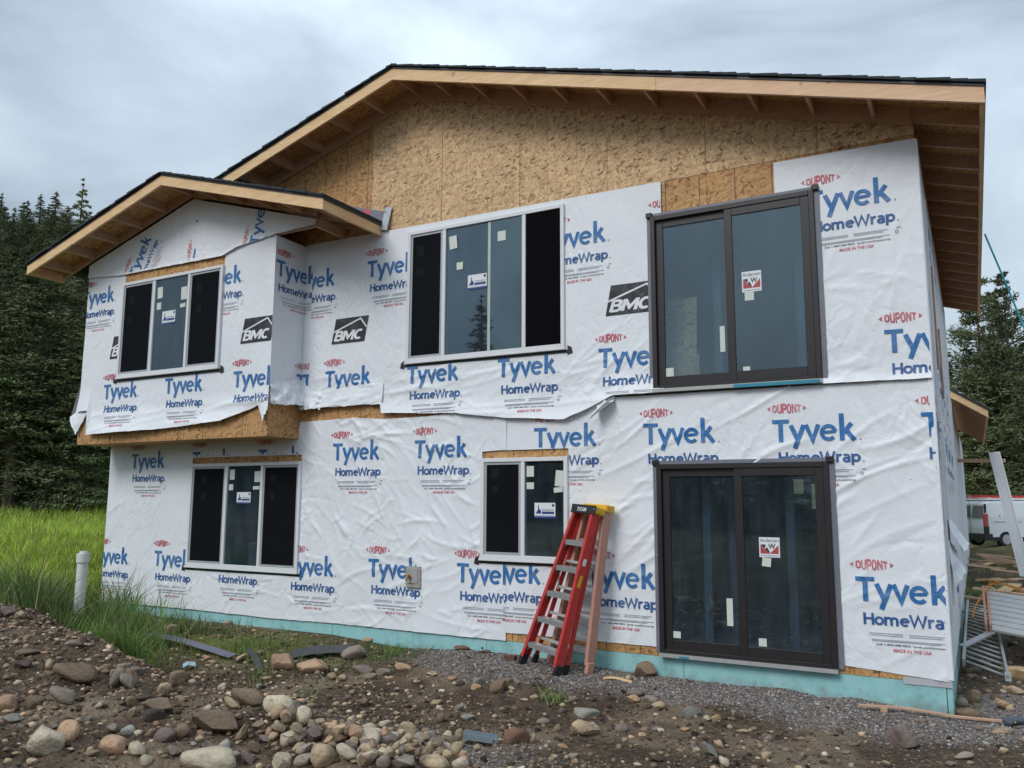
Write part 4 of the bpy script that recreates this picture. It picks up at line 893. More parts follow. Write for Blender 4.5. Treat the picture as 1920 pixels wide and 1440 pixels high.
# rafter tails and fascia along the right eave
k = 0; y = -.02
while y < YB-.1:
    slope_bar(MB(), W-.05 if y > .02 else W-.02, XR-.041, roof_z, y, y+.038, .013, .15).build('rafter_tail', M['lumber_dull'], main_roof); y += .61
MB().box(XR-.04, XR, YF+.039, YB, roof_z(XR)-.18, roof_z(XR)-.006).build('fascia', M['lumber'], main_roof)
MB().box(XL, XL+.04, YF+.6, YB, roof_z(XL)-.18, roof_z(XL)-.006).build('fascia', M['lumber'], main_roof)
def shingles(parent, xa, xb, zf, y0, y1, mat_edge=True):
    """courses of shingle running along y, laid from the eave (xa) to the ridge (xb), each lapping the last"""
    n = int(abs(xb-xa)/.142); sg = 1 if xb > xa else -1
    for i in range(n+1):
        x0 = xa+sg*i*.142; x1 = x0+sg*.30
        if (x1-xb)*sg > 0: x1 = xb
        if abs(x1-x0) < .02: continue
        a, b_ = min(x0, x1), max(x0, x1); j = .008*math.sin(i*2.3)+.006*math.sin(i*5.1)
        th0, th1 = .034, .016                          # thick butt towards the eave, thin head under the next course
        za = lambda x: zf(x)+.012+(.0 if abs(x-x0) < abs(x-x1) else .0)
        V = []
        for x in (a, b_):
            butt = abs(x-x0) < 1e-6
            for yy_ in (y0-.02+j, y1): V += [(x, yy_, zf(x)+.013), (x, yy_, zf(x)+.013+(th0 if butt else th1))]
        MB().add(V, [(0, 1, 3, 2), (4, 6, 7, 5), (0, 4, 5, 1), (2, 3, 7, 6), (1, 5, 7, 3), (0, 2, 6, 4)]).build('shingle_course', M['shingle'], parent)
shingles(main_roof, XR+.02, RIDGE, roof_z, YF-.015, YB); shingles(main_roof, XL-.02, RIDGE, roof_z, YF-.015, YB)
for a, b_ in ((2.45, RIDGE), (RIDGE, XR)): slope_bar(MB(), a, b_, roof_z, YF-.012, YF-.002, -.012, .028).build('drip_edge', M['drip'], main_roof)
MB().box(XR+.001, XR+.012, YF, YB, roof_z(XR)-.03, roof_z(XR)+.008).build('drip_edge', M['drip'], main_roof)
MB().prism([(-.16, -.16*SL+.035), (0, .05), (.16, -.16*SL+.035), (.16, -.16*SL+.06), (0, .085), (-.16, -.16*SL+.06)], (RIDGE, YF-.02, ZR-.03), (1, 0, 0), (0, 0, 1), (0, 1, 0), YB-YF+.02).build('ridge_cap', M['shingle'], main_roof)
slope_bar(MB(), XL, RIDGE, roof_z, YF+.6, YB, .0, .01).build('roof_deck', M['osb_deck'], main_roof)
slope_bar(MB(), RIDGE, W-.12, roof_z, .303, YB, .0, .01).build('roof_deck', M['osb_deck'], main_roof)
# bay roof
BYF = -1.25
for a, b_ in ((BL, BX-.001), (BX+.001, BR)): slope_bar(MB(), a, b_, bay_roof_z, BYF, BYF+.038, 0, .165).build('barge_board', M['lumber'], bay_roof)
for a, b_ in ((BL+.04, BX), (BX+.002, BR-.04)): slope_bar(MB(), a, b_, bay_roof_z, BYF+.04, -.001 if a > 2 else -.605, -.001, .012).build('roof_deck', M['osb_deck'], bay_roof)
for k in range(-5, 6):
    xx = BX-.02+k*.585
    if xx < BL+.1 or xx > BR-.1: continue
    slope_bar(MB(), xx, xx+.04, bay_roof_z, BYF+.0385, BAYD-.02, .013, .13).build('lookout', M['lumber_dull'], bay_roof)
for a, b_ in ((BL+.1, BX-.001), (BX+.001, 5.05)): slope_bar(MB(), a, b_, bay_roof_z, BAYD-.055, BAYD-.022, .013, .14).build('frieze_board', M['lumber_dull'], bay_roof)
MB().box(BR-.04, BR, BYF+.039, -.03, bay_roof_z(BR)-.165, bay_roof_z(BR)-.006).build('fascia', M['lumber'], bay_roof)
MB().box(BL, BL+.04, BYF+.039, -.61, bay_roof_z(BL)-.165, bay_roof_z(BL)-.006).build('fascia', M['lumber'], bay_roof)
for yy in (BAYD+.05, -.06): slope_bar(MB(), 4.4, BR-.041, bay_roof_z, yy, yy+.04, .013, .14).build('rafter_tail', M['lumber_dull'], bay_roof)
MB().box(4.98, 5.02, BAYD+.05, -.02, 5.462, 5.60).build('eave_plate', M['lumber_dull'], bay_roof)
shingles(bay_roof, BL-.02, BX, bay_roof_z, BYF-.015, -.62); shingles(bay_roof, BR+.02, BX, bay_roof_z, BYF-.015, -.008)
for a, b_ in ((BL, BX), (BX, BR)): slope_bar(MB(), a, b_, bay_roof_z, BYF-.012, BYF-.002, -.012, .028).build('drip_edge', M['drip'], bay_roof)
MB().box(BR+.001, BR+.012, BYF, -.02, bay_roof_z(BR)-.03, bay_roof_z(BR)+.008).build('drip_edge', M['drip'], bay_roof)
slope_bar(MB(), 4.6, 5.78, bay_roof_z, -.035, -.012, -.20, .17).build('step_flashing', simple('grey_flashing', (.20, .20, .25), .45), bay_roof)
fp = P2(); fp.add([(5.30, bay_roof_z(5.3)+.10), (5.46, bay_roof_z(5.46)+.10), (5.52, bay_roof_z(5.52)+.18), (5.34, bay_roof_z(5.34)+.19)], [(0, 1, 2, 3)], 0)
flat_poly(fp, -.037, 'flashing_print', [M['red']], bay_roof)
MB().bar((5.75, -.06, 5.46), (5.80, -.02, 5.80), .012, .12, up=(1, 0, 0)).build('kickout_flashing', simple('pale_flashing', (.45, .47, .52), .4), bay_roof)
# wing of the house further back, with its steeper roof
wing = empty('rear_wing', parent=house)
MB().box(10.0, W-.02, 11.5, 30, -.3, 3.9).build('wall', M['wrap'], wing)
MB().box(10.0, W-.03, DEPTH+.01, 11.49, -.3, 3.4).build('wall', M['wrap'], wing)
wz = lambda x: 3.72+.68*(13.19-x)
slope_bar(MB(), 12.2, 13.19, wz, 12.0, 12.04, 0, .17).build('barge_board', M['lumber'], wing)
slope_bar(MB(), 12.0, 13.15, wz, 12.041, 22, .01, .012).build('roof_deck', M['osb_deck'], wing)
MB().box(13.15, 13.19, 12.041, 22, 3.55, 3.70).build('fascia', M['lumber'], wing)
for k in range(16): slope_bar(MB(), 12.45, 13.149, wz, 12.3+k*.6, 12.34+k*.6, .023, .14).build('rafter_tail', M['lumber_dull'], wing)
slope_bar(MB(), 12.0, 13.22, wz, 11.96, 22, -.05, .045).build('shingle_course', M['shingle'], wing)
# ------------------------------------------------------------------ stepladders
def stepladder(name, label, fl, fr, tl, tr, rail_mat, cap_mat, foot_mat, titan=None, rear_shift=.14, brackets=None, group=None):
    """folded stepladder: feet fl, fr and tops tl, tr of the front rails; rear frame lies just behind"""
    fl, fr, tl, tr = [np.array(q, float) for q in (fl, fr, tl, tr)]
    base = (fl+fr)/2; root = tag(empty(name, base), label, 'ladder', group)
    o = lambda p: np.array(p)-base
    fl, fr, tl, tr = o(fl), o(fr), o(tl), o(tr)
    ac = (fr-fl); ac /= np.linalg.norm(ac); up = (tl+tr)/2-(fl+fr)/2; up /= np.linalg.norm(up)
    nb = np.cross(up, ac); nb /= np.linalg.norm(nb)            # points to the back (towards the wall)
    if nb[1] < 0: nb = -nb
    L = lambda a, b_, t: a+(b_-a)*t
    for a, b_, sg in ((fl, tl, 1), (fr, tr, -1)):                # channel rails, flanges inwards
        mb = MB(); mb.bar(a+up*.09, b_, .014, .105, up=nb)
        for s2 in (-1, 1): mb.bar(a+up*.09+ac*sg*.022+nb*s2*.047, b_+ac*sg*.022+nb*s2*.047, .032, .011, up=nb)
        r = mb.build('front_rail', rail_mat, root, bevel=.002)
        MB().bar(a-up*.0, a+up*.12, .05, .10, up=nb).build('foot', foot_mat, r, bevel=.006)
    for a, b_, sg in ((fl, tl, 1), (fr, tr, -1)):
        a2 = a+nb*rear_shift+ac*sg*.035+up*.04; b2 = b_+nb*.075+ac*sg*.03-up*.03
        mb = MB(); mb.bar(a2+up*.07, b2, .022, .055, up=nb); r = mb.build('rear_rail', rail_mat, root, bevel=.002)
        MB().bar(a2-up*.01, a2+up*.10, .035, .07, up=nb).build('foot', foot_mat, r, bevel=.004)
        if brackets is not None:
            MB().prism([(0, .0), (.035, .0), (.10, .26), (.0, .30)], a2+up*.0+ac*sg*.005, ac*sg, up, nb, .04).build('foot_bracket', brackets, r)
    for i in range(5):
        t = .145+i*.167
        p, q = L(fl, tl, t), L(fr, tr, t); st = MB()
        hz = np.array([nb[0], nb[1], 0]); hz /= np.linalg.norm(hz)
        st.bar(p+ac*.012, q-ac*.012, .085, .012, up=(0, 0, 1)); st.bar(p+ac*.012-hz*.043-np.array([0, 0, .022]), q-ac*.012-hz*.043-np.array([0, 0, .022]), .004, .055, up=(0, 0, 1))
        s_ = st.build('step', M['alu'], root, bevel=.001)
        for a, sg in ((p, 1), (q, -1)):
            MB().tube([a+ac*sg*.015-up*.10-nb*.02, a+ac*sg*.09-up*.035-nb*.03, a+ac*sg*.13-up*.015-nb*.03], .006, 6).build('step_brace', M['alu'], s_, smooth=True)
        if i < 4:
            t2 = t+.04; p2 = L(fl, tl, t2)+nb*(rear_shift*(1-t2)+.075*t2); q2 = L(fr, tr, t2)+nb*(rear_shift*(1-t2)+.075*t2)
            MB().bar(p2+ac*.03, q2-ac*.03, .03, .05, up=nb).build('rear_bar', M['alu_dull'], root)
    for sg, a, b_ in ((1, fl, tl), (-1, fr, tr)):                # spreader links
        m_ = L(a, b_, .62); MB().bar(m_+ac*sg*.03+nb*.03, m_+ac*sg*.03+nb*.09-up*.22, .004, .022, up=ac).build('spreader', M['alu_dull'], root)
    cw = np.linalg.norm(tr-tl); c0 = (tl+tr)/2+up*.03+nb*.035
    cap = MB().bar(c0-ac*(cw/2+.025), c0+ac*(cw/2+.025), .15, .085, up=up).build('top_cap', cap_mat, root, bevel=.012)
    if titan:
        lab = MB().bar(c0-nb*.088-ac*(cw/2+.032)-up*.006, c0-nb*.088+ac*(cw/2+.032)-up*.006, .024, .10, up=up).build('cap_band', M['tape'], cap, bevel=.006)
        Vt, Ft = word_mesh(titan, .17); Vt = fit(Vt, -.095, .065, -.028, .022)
        sgn = 1
        me = bpy.data.meshes.new('cap_lettering'); f0 = c0-nb*.1015-up*.006
        me.from_pydata([tuple(f0+ac*v[0]*sgn+up*v[1]) for v in Vt], [], Ft); link('cap_lettering', me, M['white_ink'], cap)
        for k in (-1, 0, 1):
            MB().bar(c0+ac*(cw/2+.033)-nb*.06+nb*.05*k, c0+ac*(cw/2+.036)-nb*.06+nb*.05*k, .016, .016, up=up).build('cap_rivet', M['alu'], cap)
    return root, (fl, fr, tl, tr, ac, up, nb, L)
M['red_rail'] = simple('red_fibreglass', (.50, .038, .032), .5, noise=.2, nscale=14)
M['pink_rail'] = simple('faded_pink_fibreglass', (.52, .27, .20), .6, noise=.1, nscale=8)
M['yellow'] = simple('yellow_plastic', (.72, .42, .02), .45, noise=.1)
M['rubber'] = simple('black_rubber', (.015, .015, .016), .6)
gl, gr = H(8.17, -.40), H(8.74, -.68)
root, g = stepladder('stepladder', 'red fibreglass stepladder with a black lettered top band, leaning on the wall',
    (8.17, -.40, float(gl)+.0), (8.74, -.68, float(gr)+.0), (8.78, -.20, 1.56), (9.09, -.36, 1.545), M['red_rail'], M['yellow'], M['rubber'], titan='TITAN')
fl, fr, tl, tr, ac, up, nb, L = g
for t, mm, hh_ in ((.66, M['sticker_white'], .09), (.52, M['yellow'], .16)):
    p = L(fr, tr, t)+ac*.0075; MB().bar(p, p+up*hh_, .002, .045, up=nb).build('warning_label', mm, root)
stepladder('stepladder', 'faded pink stepladder with a yellow top, leaning behind the red one',
    (8.42, -.17, float(H(8.42, -.17))), (8.98, -.36, float(H(8.98, -.36))), (8.86, -.115, 1.575), (9.16, -.21, 1.565), M['pink_rail'], M['yellow'], M['pink_rail'], brackets=M['yellow'], rear_shift=.07)

# ------------------------------------------------------------------ rocks
def mat_rock(name, col):
    m, nt, b = new_mat(name); N = NT(nt); t = N('ShaderNodeTexCoord'); oi = N('ShaderNodeObjectInfo')
    add = N('ShaderNodeVectorMath', operation='ADD'); N.l(t.outputs['Object'], add.inputs[0]); N.l(oi.outputs['Location'], add.inputs[1])
    nz = N('ShaderNodeTexNoise', i_Scale=1.6, i_Detail=8.0, i_Roughness=.65); N.l(add.outputs[0], nz.inputs['Vector'])
    r = N('ShaderNodeValToRGB'); e = r.color_ramp.elements
    e[0].position = .28; e[0].color = (col[0]*.55, col[1]*.53, col[2]*.52, 1); e[1].position = .72; e[1].color = (*[min(1, q*1.25) for q in col], 1); x = e.new(.48); x.color = (*col, 1)
    N.l(nz.outputs[0], r.inputs[0])
    mr = N('ShaderNodeMapRange'); mr.inputs['To Min'].default_value = .75; mr.inputs['To Max'].default_value = 1.2; N.l(oi.outputs['Random'], mr.inputs[0])
    s = N('ShaderNodeVectorMath', operation='SCALE'); N.l(r.outputs[0], s.inputs[0]); N.l(mr.outputs[0], s.inputs['Scale'])
    # dried soil caked on in patches
    n4 = N('ShaderNodeTexNoise', i_Scale=.8, i_Detail=7.0, i_Roughness=.7); N.l(add.outputs[0], n4.inputs['Vector'])
    mk = N('ShaderNodeMapRange'); mk.inputs['From Min'].default_value = .50; mk.inputs['From Max'].default_value = .66; mk.inputs['To Max'].default_value = .75; N.l(n4.outputs[0], mk.inputs[0])
    dx = N('ShaderNodeMix', data_type='RGBA'); N.l(mk.outputs[0], dx.inputs[0]); N.l(s.outputs[0], dx.inputs[6]); dx.inputs[7].default_value = (.085, .064, .048, 1)
    N.l(dx.outputs[2], b.inputs['Base Color']); b.inputs['Roughness'].default_value = .8; b.inputs['Specular IOR Level'].default_value = .3
    n2 = N('ShaderNodeTexNoise', i_Scale=5.0, i_Detail=6.0); N.l(add.outputs[0], n2.inputs['Vector'])
    bp = N('ShaderNodeBump', i_Strength=.3, i_Distance=.1); N.l(n2.outputs[0], bp.inputs['Height']); N.l(bp.outputs[0], b.inputs['Normal'])
    return m
RC = {'tan': (.44, .335, .215), 'pale': (.52, .44, .325), 'grey': (.27, .225, .18), 'brown': (.23, .16, .105), 'mauve': (.225, .175, .155), 'pink': (.46, .30, .19),
      'earth': (.21, .15, .10), 'dark': (.08, .06, .047), 'blue': (.28, .275, .245), 'sage': (.29, .28, .23), 'red': (.18, .095, .064), 'orange': (.46, .30, .17)}
CW = {'tan': 'tan', 'pale': 'pale cream', 'grey': 'grey', 'brown': 'brown', 'mauve': 'purplish grey', 'pink': 'pinkish', 'earth': 'earth coloured', 'dark': 'dark', 'blue': 'blue grey', 'sage': 'greenish grey', 'red': 'reddish', 'orange': 'orange tan'}
RM = {k: mat_rock('stone_'+k, v) for k, v in RC.items()}
def rock_mesh(i, angular):
    bm = bmesh.new(); bmesh.ops.create_icosphere(bm, subdivisions=3, radius=1)
    r = np.random.default_rng(i+50); A = np.array([v.co for v in bm.verts])
    if angular:
        nrm = r.normal(size=(13, 3)); nrm /= np.linalg.norm(nrm, axis=1)[:, None]; dd = r.uniform(.50, .85, 13)
        for n_, d_ in zip(nrm, dd):
            ex = np.clip(A@n_-d_, 0, None); A = A-ex[:, None]*n_*.98
        A /= np.abs(A).max(0)
    else:
        A = np.sign(A)*np.abs(A)**r.uniform(.82, 1.0)
        nrm = r.normal(size=(6, 3)); nrm /= np.linalg.norm(nrm, axis=1)[:, None]; dd = r.uniform(.62, .92, 6)
        for n_, d_ in zip(nrm, dd): A = A-np.clip(A@n_-d_, 0, None)[:, None]*n_*.85
    ph = r.uniform(0, 50, 3)
    nz = fbm(A[:, 0]*1.3+ph[0]+A[:, 2]*.7, A[:, 1]*1.3+ph[1]-A[:, 2]*.6, 3)
    nz2 = fbm(A[:, 0]*3.5+ph[2]+A[:, 2]*2, A[:, 1]*3.5-A[:, 2]*1.7, 3)
    A = A*(1+nz2*.10+nz*(.42 if not angular else .07))[:, None]
    A[:, 0] *= 1+.12*A[:, 1]*r.uniform(-1, 1)
    for v, p in zip(bm.verts, A): v.co = p
    me = bpy.data.meshes.new('rock'); bm.to_mesh(me); bm.free(); me.polygons.foreach_set('use_smooth', np.ones(len(me.polygons), dtype=bool))
    if angular: me.set_sharp_from_angle(angle=math.radians(28))
    me.materials.append(RM['tan']); return me
ROUND = [rock_mesh(i, False) for i in range(7)]; ANG = [rock_mesh(20+i, True) for i in range(6)]
taken = []
def rock(u, v, w_, h_, ang, col, label, group=None, angular=False, sink=.27, name='rock', lift=0.0):
    p = ground_at(u, v+h_*.30); dep = depth_of(p); a = w_/2*dep/FPX; c = h_/2*dep/FPX*1.08
    me = (ANG if angular else ROUND)[random.randrange(6 if angular else 7)]
    t = math.radians(ang); hx = np.array([CR[0], CR[1], 0]); hx /= np.linalg.norm(hx); hz = np.array([0, 0, 1.]); hy = np.cross(hz, hx)
    ex = hx*math.cos(t)+hz*math.sin(t); ez = -hx*math.sin(t)+hz*math.cos(t); b_ = (a+c)/2*random.uniform(.85, 1.1)
    hgt = abs(math.sin(t))*a+abs(math.cos(t))*c
    ctr = np.array(p)+np.array([0, 0, hgt*(1-2*sink)+lift])
    o = bpy.data.objects.new(name, me); COL.objects.link(o)
    R_ = Matrix((ex, hy, ez)).transposed().to_4x4()
    o.matrix_world = Matrix.Translation(ctr)@R_@Matrix.Diagonal((a*1.04, b_, c*1.04, 1))
    o.material_slots[0].link = 'OBJECT'; o.material_slots[0].material = RM[col]
    tag(o, label, 'rock', group); taken.append((ctr[0], ctr[1], max(a, b_))); return o
A_ = True
NAMED = [
 (1690,1384,60,48,-15,'mauve','purplish striated boulder standing alone in the dirt at bottom right',A_), (1210,1258,42,33,-5,'brown','squarish brown boulder against the teal foam right of the ladders',A_),
 (664,1228,50,24,18,'grey','smooth brown oval stone lying on the end of a dark grey strip',False), (533,1242,50,38,-25,'pink','jagged pinkish rock beside the dark grey strip, left of its twin',A_),
 (588,1247,62,30,-3,'pink','broad pinkish rock directly beneath the dark grey strip',A_), (398,1428,118,44,-8,'pale','largest pale flat boulder cut by the bottom edge of the picture',False),
 (407,1358,92,42,-12,'earth','wide tan rock half buried in the spoil bank with a notch in its top',A_), (468,1312,74,28,-20,'earth','long dusty stone lying at the crest of the spoil bank',False),
 (522,1328,62,38,-28,'pale','long pale cream stone butting against the dusty one on the crest',False), (547,1386,60,24,18,'pale','pale elongated cobble tilted up to the right in the stone pile',False),
 (607,1418,52,46,70,'tan','tall tan boulder at the left end of the stone pile',False), (84,1393,68,44,-25,'pale','large pale grey cobble near the bottom left corner',False),
 (127,1376,46,35,80,'pink','egg shaped orange tan cobble standing upright at bottom left',False), (213,1400,52,33,-10,'pink','smooth peach coloured cobble on the spoil bank',False),
 (13,1321,42,32,0,'pink','pinkish cobble cut off by the left edge of the picture',False), (147,1267,96,32,-16,'earth','long earth covered rock jutting from the spoil bank',False),
 (120,1311,60,24,-32,'grey','grey brown oblong stone pointing down to the right on the bank',False), (965,1383,56,36,0,'red','reddish brown boulder half buried right of the metal channel',False),
 (1092,1368,64,27,-12,'tan','large flat tan rock alone in the dark dirt at bottom centre',A_), (1098,1338,58,20,-5,'sage','pale green grey speckled rock behind the large flat tan one',False),
 (1300,1335,37,21,-3,'blue','pale blue grey angular rock on the gravel edge',A_), (318,1180,36,19,3,'tan','tan boulder near the house beside the long grey strip',False),
 (331,1272,37,26,10,'brown','reddish brown rock behind the bank next to the pale blue scrap',False), (722,1382,35,42,80,'grey','rounded grey boulder at the top of the stone pile',False),
 (691,1382,37,40,85,'pale','big cream boulder in the stone pile left of the rounded grey one',False), (627,1380,55,33,0,'brown','brown block shaped rock in the stone pile',A_),
 (662,1377,45,20,-68,'mauve','narrow grey stone standing on end in the stone pile',False), (688,1423,40,26,40,'pale','whitish veined stone tilted up to the right at the bottom',A_),
 (812,1432,60,25,-12,'tan','long tan stone at the bottom right of the stone pile',False), (790,1409,40,25,-5,'pink','pinkish block in the stone pile above the long tan one',A_),
 (757,1430,50,25,0,'grey','grey tan slab at the bottom of the stone pile',A_), (933,1289,36,24,15,'brown','brown boulder in the cluster left of the red ladder foot',False),
 (15,1148,34,24,5,'mauve','dark purple rock on the crest at the far left',A_), (138,1207,34,13,5,'mauve','flat lavender stone on the crest of the bank',False),
 (24,1349,34,20,0,'blue','blue green angular rock near the left edge',A_), (307,1382,37,31,-20,'mauve','purple grey boulder left of the big pale one at the bottom',False),
 (298,1325,56,28,-5,'earth','flat tan rock on the bank behind the purple grey boulder',A_), (1817,1340,46,20,-12,'earth','flat rock at the foot of the right house corner',False),
 (1881,1324,36,14,-28,'orange','orange tan stone right of the house corner',False), (1900,1294,42,18,-3,'tan','broad tan stone below the ladders at the right edge',A_),
]
for q in NAMED: rock(*q[:6], q[6], angular=q[7])
PILE = [(590,1381,29,30,0,'mauve'),(560,1405,29,17,25,'tan'),(569,1414,38,17,28,'grey'),(568,1430,39,22,5,'grey'),(567,1352,34,28,60,'pale'),(521,1344,33,23,40,'tan'),(549,1350,45,25,60,'grey'),
 (693,1363,30,14,0,'pale'),(743,1388,18,24,0,'pink'),(763,1378,36,30,-30,'tan'),(783,1390,32,26,0,'grey'),(807,1385,20,22,0,'blue'),(757,1400,27,22,0,'tan'),(822,1408,25,15,-5,'grey'),(658,1403,26,22,0,'mauve'),(691,1405,32,27,0,'mauve'),
 (650,1422,46,22,-40,'pale'),(715,1415,22,17,10,'pale'),(753,1412,34,15,5,'pale'),(842,1422,34,16,-20,'tan'),(862,1433,32,20,0,'pale'),(870,1425,17,12,0,'orange'),(718,1432,27,24,0,'mauve'),(732,1409,12,14,60,'pale'),(529,1430,34,30,0,'pale'),(523,1372,28,18,-30,'tan')]
for q in PILE: rock(*q, CW[q[5]]+' river stone heaped in the pile at the bottom of the picture', 'stones of the heap at bottom centre', sink=.15, angular=random.random() < .5)
rh = np.random.default_rng(4)
for i in range(70):
    t = rh.random(); u = 500+t*390+rh.normal()*16; v = 1360+t*44+rh.normal()*17+16
    if v > 1436: continue
    lf = .0 if i < 34 else .05
    ck = ['tan', 'pale', 'grey', 'pink', 'tan', 'earth'][rh.integers(6)]
    rock(u, v, rh.uniform(13, 30), rh.uniform(11, 22), rh.uniform(-45, 45), ck, CW[ck]+' river stone heaped in the pile at the bottom of the picture', 'stones of the heap at bottom centre', angular=rh.random() < .6, sink=.1, lift=lf)
BANK = [(37,1154,19,15,0,'tan'),(51,1223,53,13,0,'earth'),(44,1247,33,16,0,'dark'),(91,1250,20,11,80,'tan'),(212,1263,15,15,0,'tan'),(217,1278,42,18,55,'grey'),(241,1282,40,19,-50,'grey'),(248,1273,34,12,-55,'brown'),(229,1251,31,13,5,'grey'),(255,1259,28,16,-10,'grey'),
 (308,1294,29,21,80,'tan'),(64,1317,31,28,0,'earth'),(243,1316,21,20,0,'brown'),(273,1307,36,19,0,'dark'),(287,1342,44,26,0,'dark'),(101,1361,17,14,0,'grey'),(240,1370,27,17,5,'blue'),(209,1367,25,18,0,'grey'),(256,1407,32,24,-60,'pale'),(274,1429,26,20,-60,'pale'),
 (284,1374,20,16,40,'brown'),(59,1429,22,14,0,'tan'),(171,1413,31,13,5,'earth'),(245,1340,22,12,70,'tan'),(435,1323,36,13,-40,'tan'),(340,1374,32,23,20,'brown'),(421,1399,23,22,0,'blue'),(454,1382,36,15,62,'brown'),(475,1404,28,21,-40,'brown'),(496,1387,24,13,-20,'mauve'),
 (440,1418,22,20,0,'grey'),(463,1425,34,16,-50,'mauve'),(325,1407,32,22,0,'grey'),(375,1385,18,15,0,'tan'),(390,1330,20,11,10,'pale'),(338,1310,20,13,0,'tan'),(417,1290,17,18,0,'pale'),(600,1352,23,9,0,'tan'),(166,1349,14,12,0,'grey'),(86,1347,13,8,0,'tan'),(146,1352,14,9,20,'tan'),(186,1325,16,10,20,'pale'),(30,1415,16,8,0,'tan'),(10,1390,12,8,0,'tan'),(362,1395,14,9,0,'blue'),(300,1411,14,9,0,'tan'),(131,1406,16,8,10,'tan')]
for q in BANK: rock(*q, CW[q[5]]+' stone stuck in the dark soil of the spoil bank at lower left', 'stones of the spoil bank', angular=random.random() < .5)
YARD = [(450,1237,28,10,25,'tan'),(485,1227,24,10,20,'brown'),(680,1256,54,19,-5,'mauve'),(720,1260,27,13,0,'grey'),(757,1253,32,13,-15,'pink'),(695,1268,26,12,0,'grey'),(640,1272,20,14,0,'tan'),(622,1270,18,15,0,'tan'),(847,1273,20,10,0,'orange'),(810,1264,22,9,0,'tan'),(895,1277,24,14,0,'blue'),(893,1288,20,12,0,'orange'),
 (862,1282,20,10,0,'dark'),(682,1318,20,18,40,'brown'),(653,1308,13,9,0,'mauve'),(818,1317,22,10,0,'tan'),(822,1327,12,10,0,'pale'),(827,1348,20,16,55,'brown'),(875,1345,30,13,0,'sage'),(861,1328,20,10,20,'sage'),(742,1338,16,8,10,'tan'),(952,1278,20,13,0,'brown'),(968,1278,16,15,0,'grey'),(958,1290,16,10,0,'tan'),(956,1298,12,9,0,'tan'),
 (1008,1272,18,7,0,'dark'),(1005,1282,16,11,0,'dark'),(1003,1306,20,12,0,'tan'),(1019,1307,13,11,0,'brown'),(1037,1305,20,12,0,'grey'),(1073,1312,20,10,-20,'grey'),(983,1312,16,6,0,'tan'),(1018,1353,27,12,0,'grey'),(1045,1366,15,13,0,'brown'),(997,1389,23,13,60,'tan'),(940,1367,15,11,0,'brown'),(1057,1400,24,11,-15,'orange'),(1073,1418,24,12,5,'grey'),
 (1078,1428,15,12,0,'pink'),(1038,1420,17,11,0,'tan'),(1188,1312,23,16,-10,'orange'),(1190,1299,34,13,0,'mauve'),(1219,1311,34,18,5,'grey'),(1165,1365,26,18,0,'mauve'),(1205,1379,18,10,0,'orange'),(1170,1388,13,11,0,'pale'),(1178,1272,11,12,0,'tan'),(1235,1322,30,14,0,'tan'),(1342,1346,20,12,0,'orange'),(1325,1348,14,12,0,'pale'),(1232,1366,20,10,0,'mauve'),
 (1240,1370,15,8,0,'pale'),(1283,1368,22,8,0,'orange'),(1392,1371,23,7,0,'tan'),(1328,1410,40,18,-38,'sage'),(1357,1431,24,17,-60,'pale'),(1348,1398,24,12,-60,'tan'),(1232,1423,24,13,0,'dark'),(1437,1416,26,14,0,'tan'),(1440,1385,17,13,0,'mauve'),(1306,1407,14,11,0,'pale'),(1298,1403,18,10,-20,'sage'),(1880,1372,44,12,5,'tan'),(1880,1408,20,13,-5,'tan'),(1808,1418,40,10,10,'grey'),
 (1825,1307,28,28,0,'earth'),(1803,1318,24,20,0,'grey'),(1822,1258,34,14,0,'earth'),(1850,1252,20,12,0,'earth'),(1895,1258,22,12,0,'grey'),(453,1167,20,8,0,'tan'),(483,1160,22,10,0,'pink'),(430,1168,18,8,0,'tan'),(410,1178,24,7,0,'brown'),(385,1232,20,9,0,'pink'),(395,1242,22,8,0,'tan'),(500,1272,18,6,0,'tan'),(596,1262,14,12,0,'mauve'),(1462,1402,12,8,0,'grey'),(1420,1391,14,6,0,'tan'),(1546,1372,16,6,0,'tan'),(1600,1395,22,8,0,'earth'),(1750,1360,18,7,0,'grey'),
 (870,1215,40,10,0,'red'),(910,1222,24,7,0,'red'),(690,1200,26,10,0,'tan'),(1505,1415,16,9,0,'grey'),(1660,1430,20,9,0,'tan'),(1780,1432,24,10,0,'grey')]
for q in YARD: rock(*q, CW[q[5]]+' loose stone scattered on the bare ground in front of the house', 'scattered stones in the yard', angular=random.random() < .6)
r_ = np.random.default_rng(99)
for i in range(40):
    u, v = r_.uniform(0, 1900), r_.uniform(1240, 1438)
    if u > 1250 and v < 1330: v = r_.uniform(1345, 1438)
    ck = ['tan', 'grey', 'pale', 'mauve', 'brown', 'earth', 'sage'][r_.integers(7)]
    rock(u, v, r_.uniform(9, 15), r_.uniform(6, 10), r_.uniform(-20, 20), ck, CW[ck]+' fist sized stone lying loose among the pebbles', 'small loose stones', angular=r_.random() < .5, sink=.25)

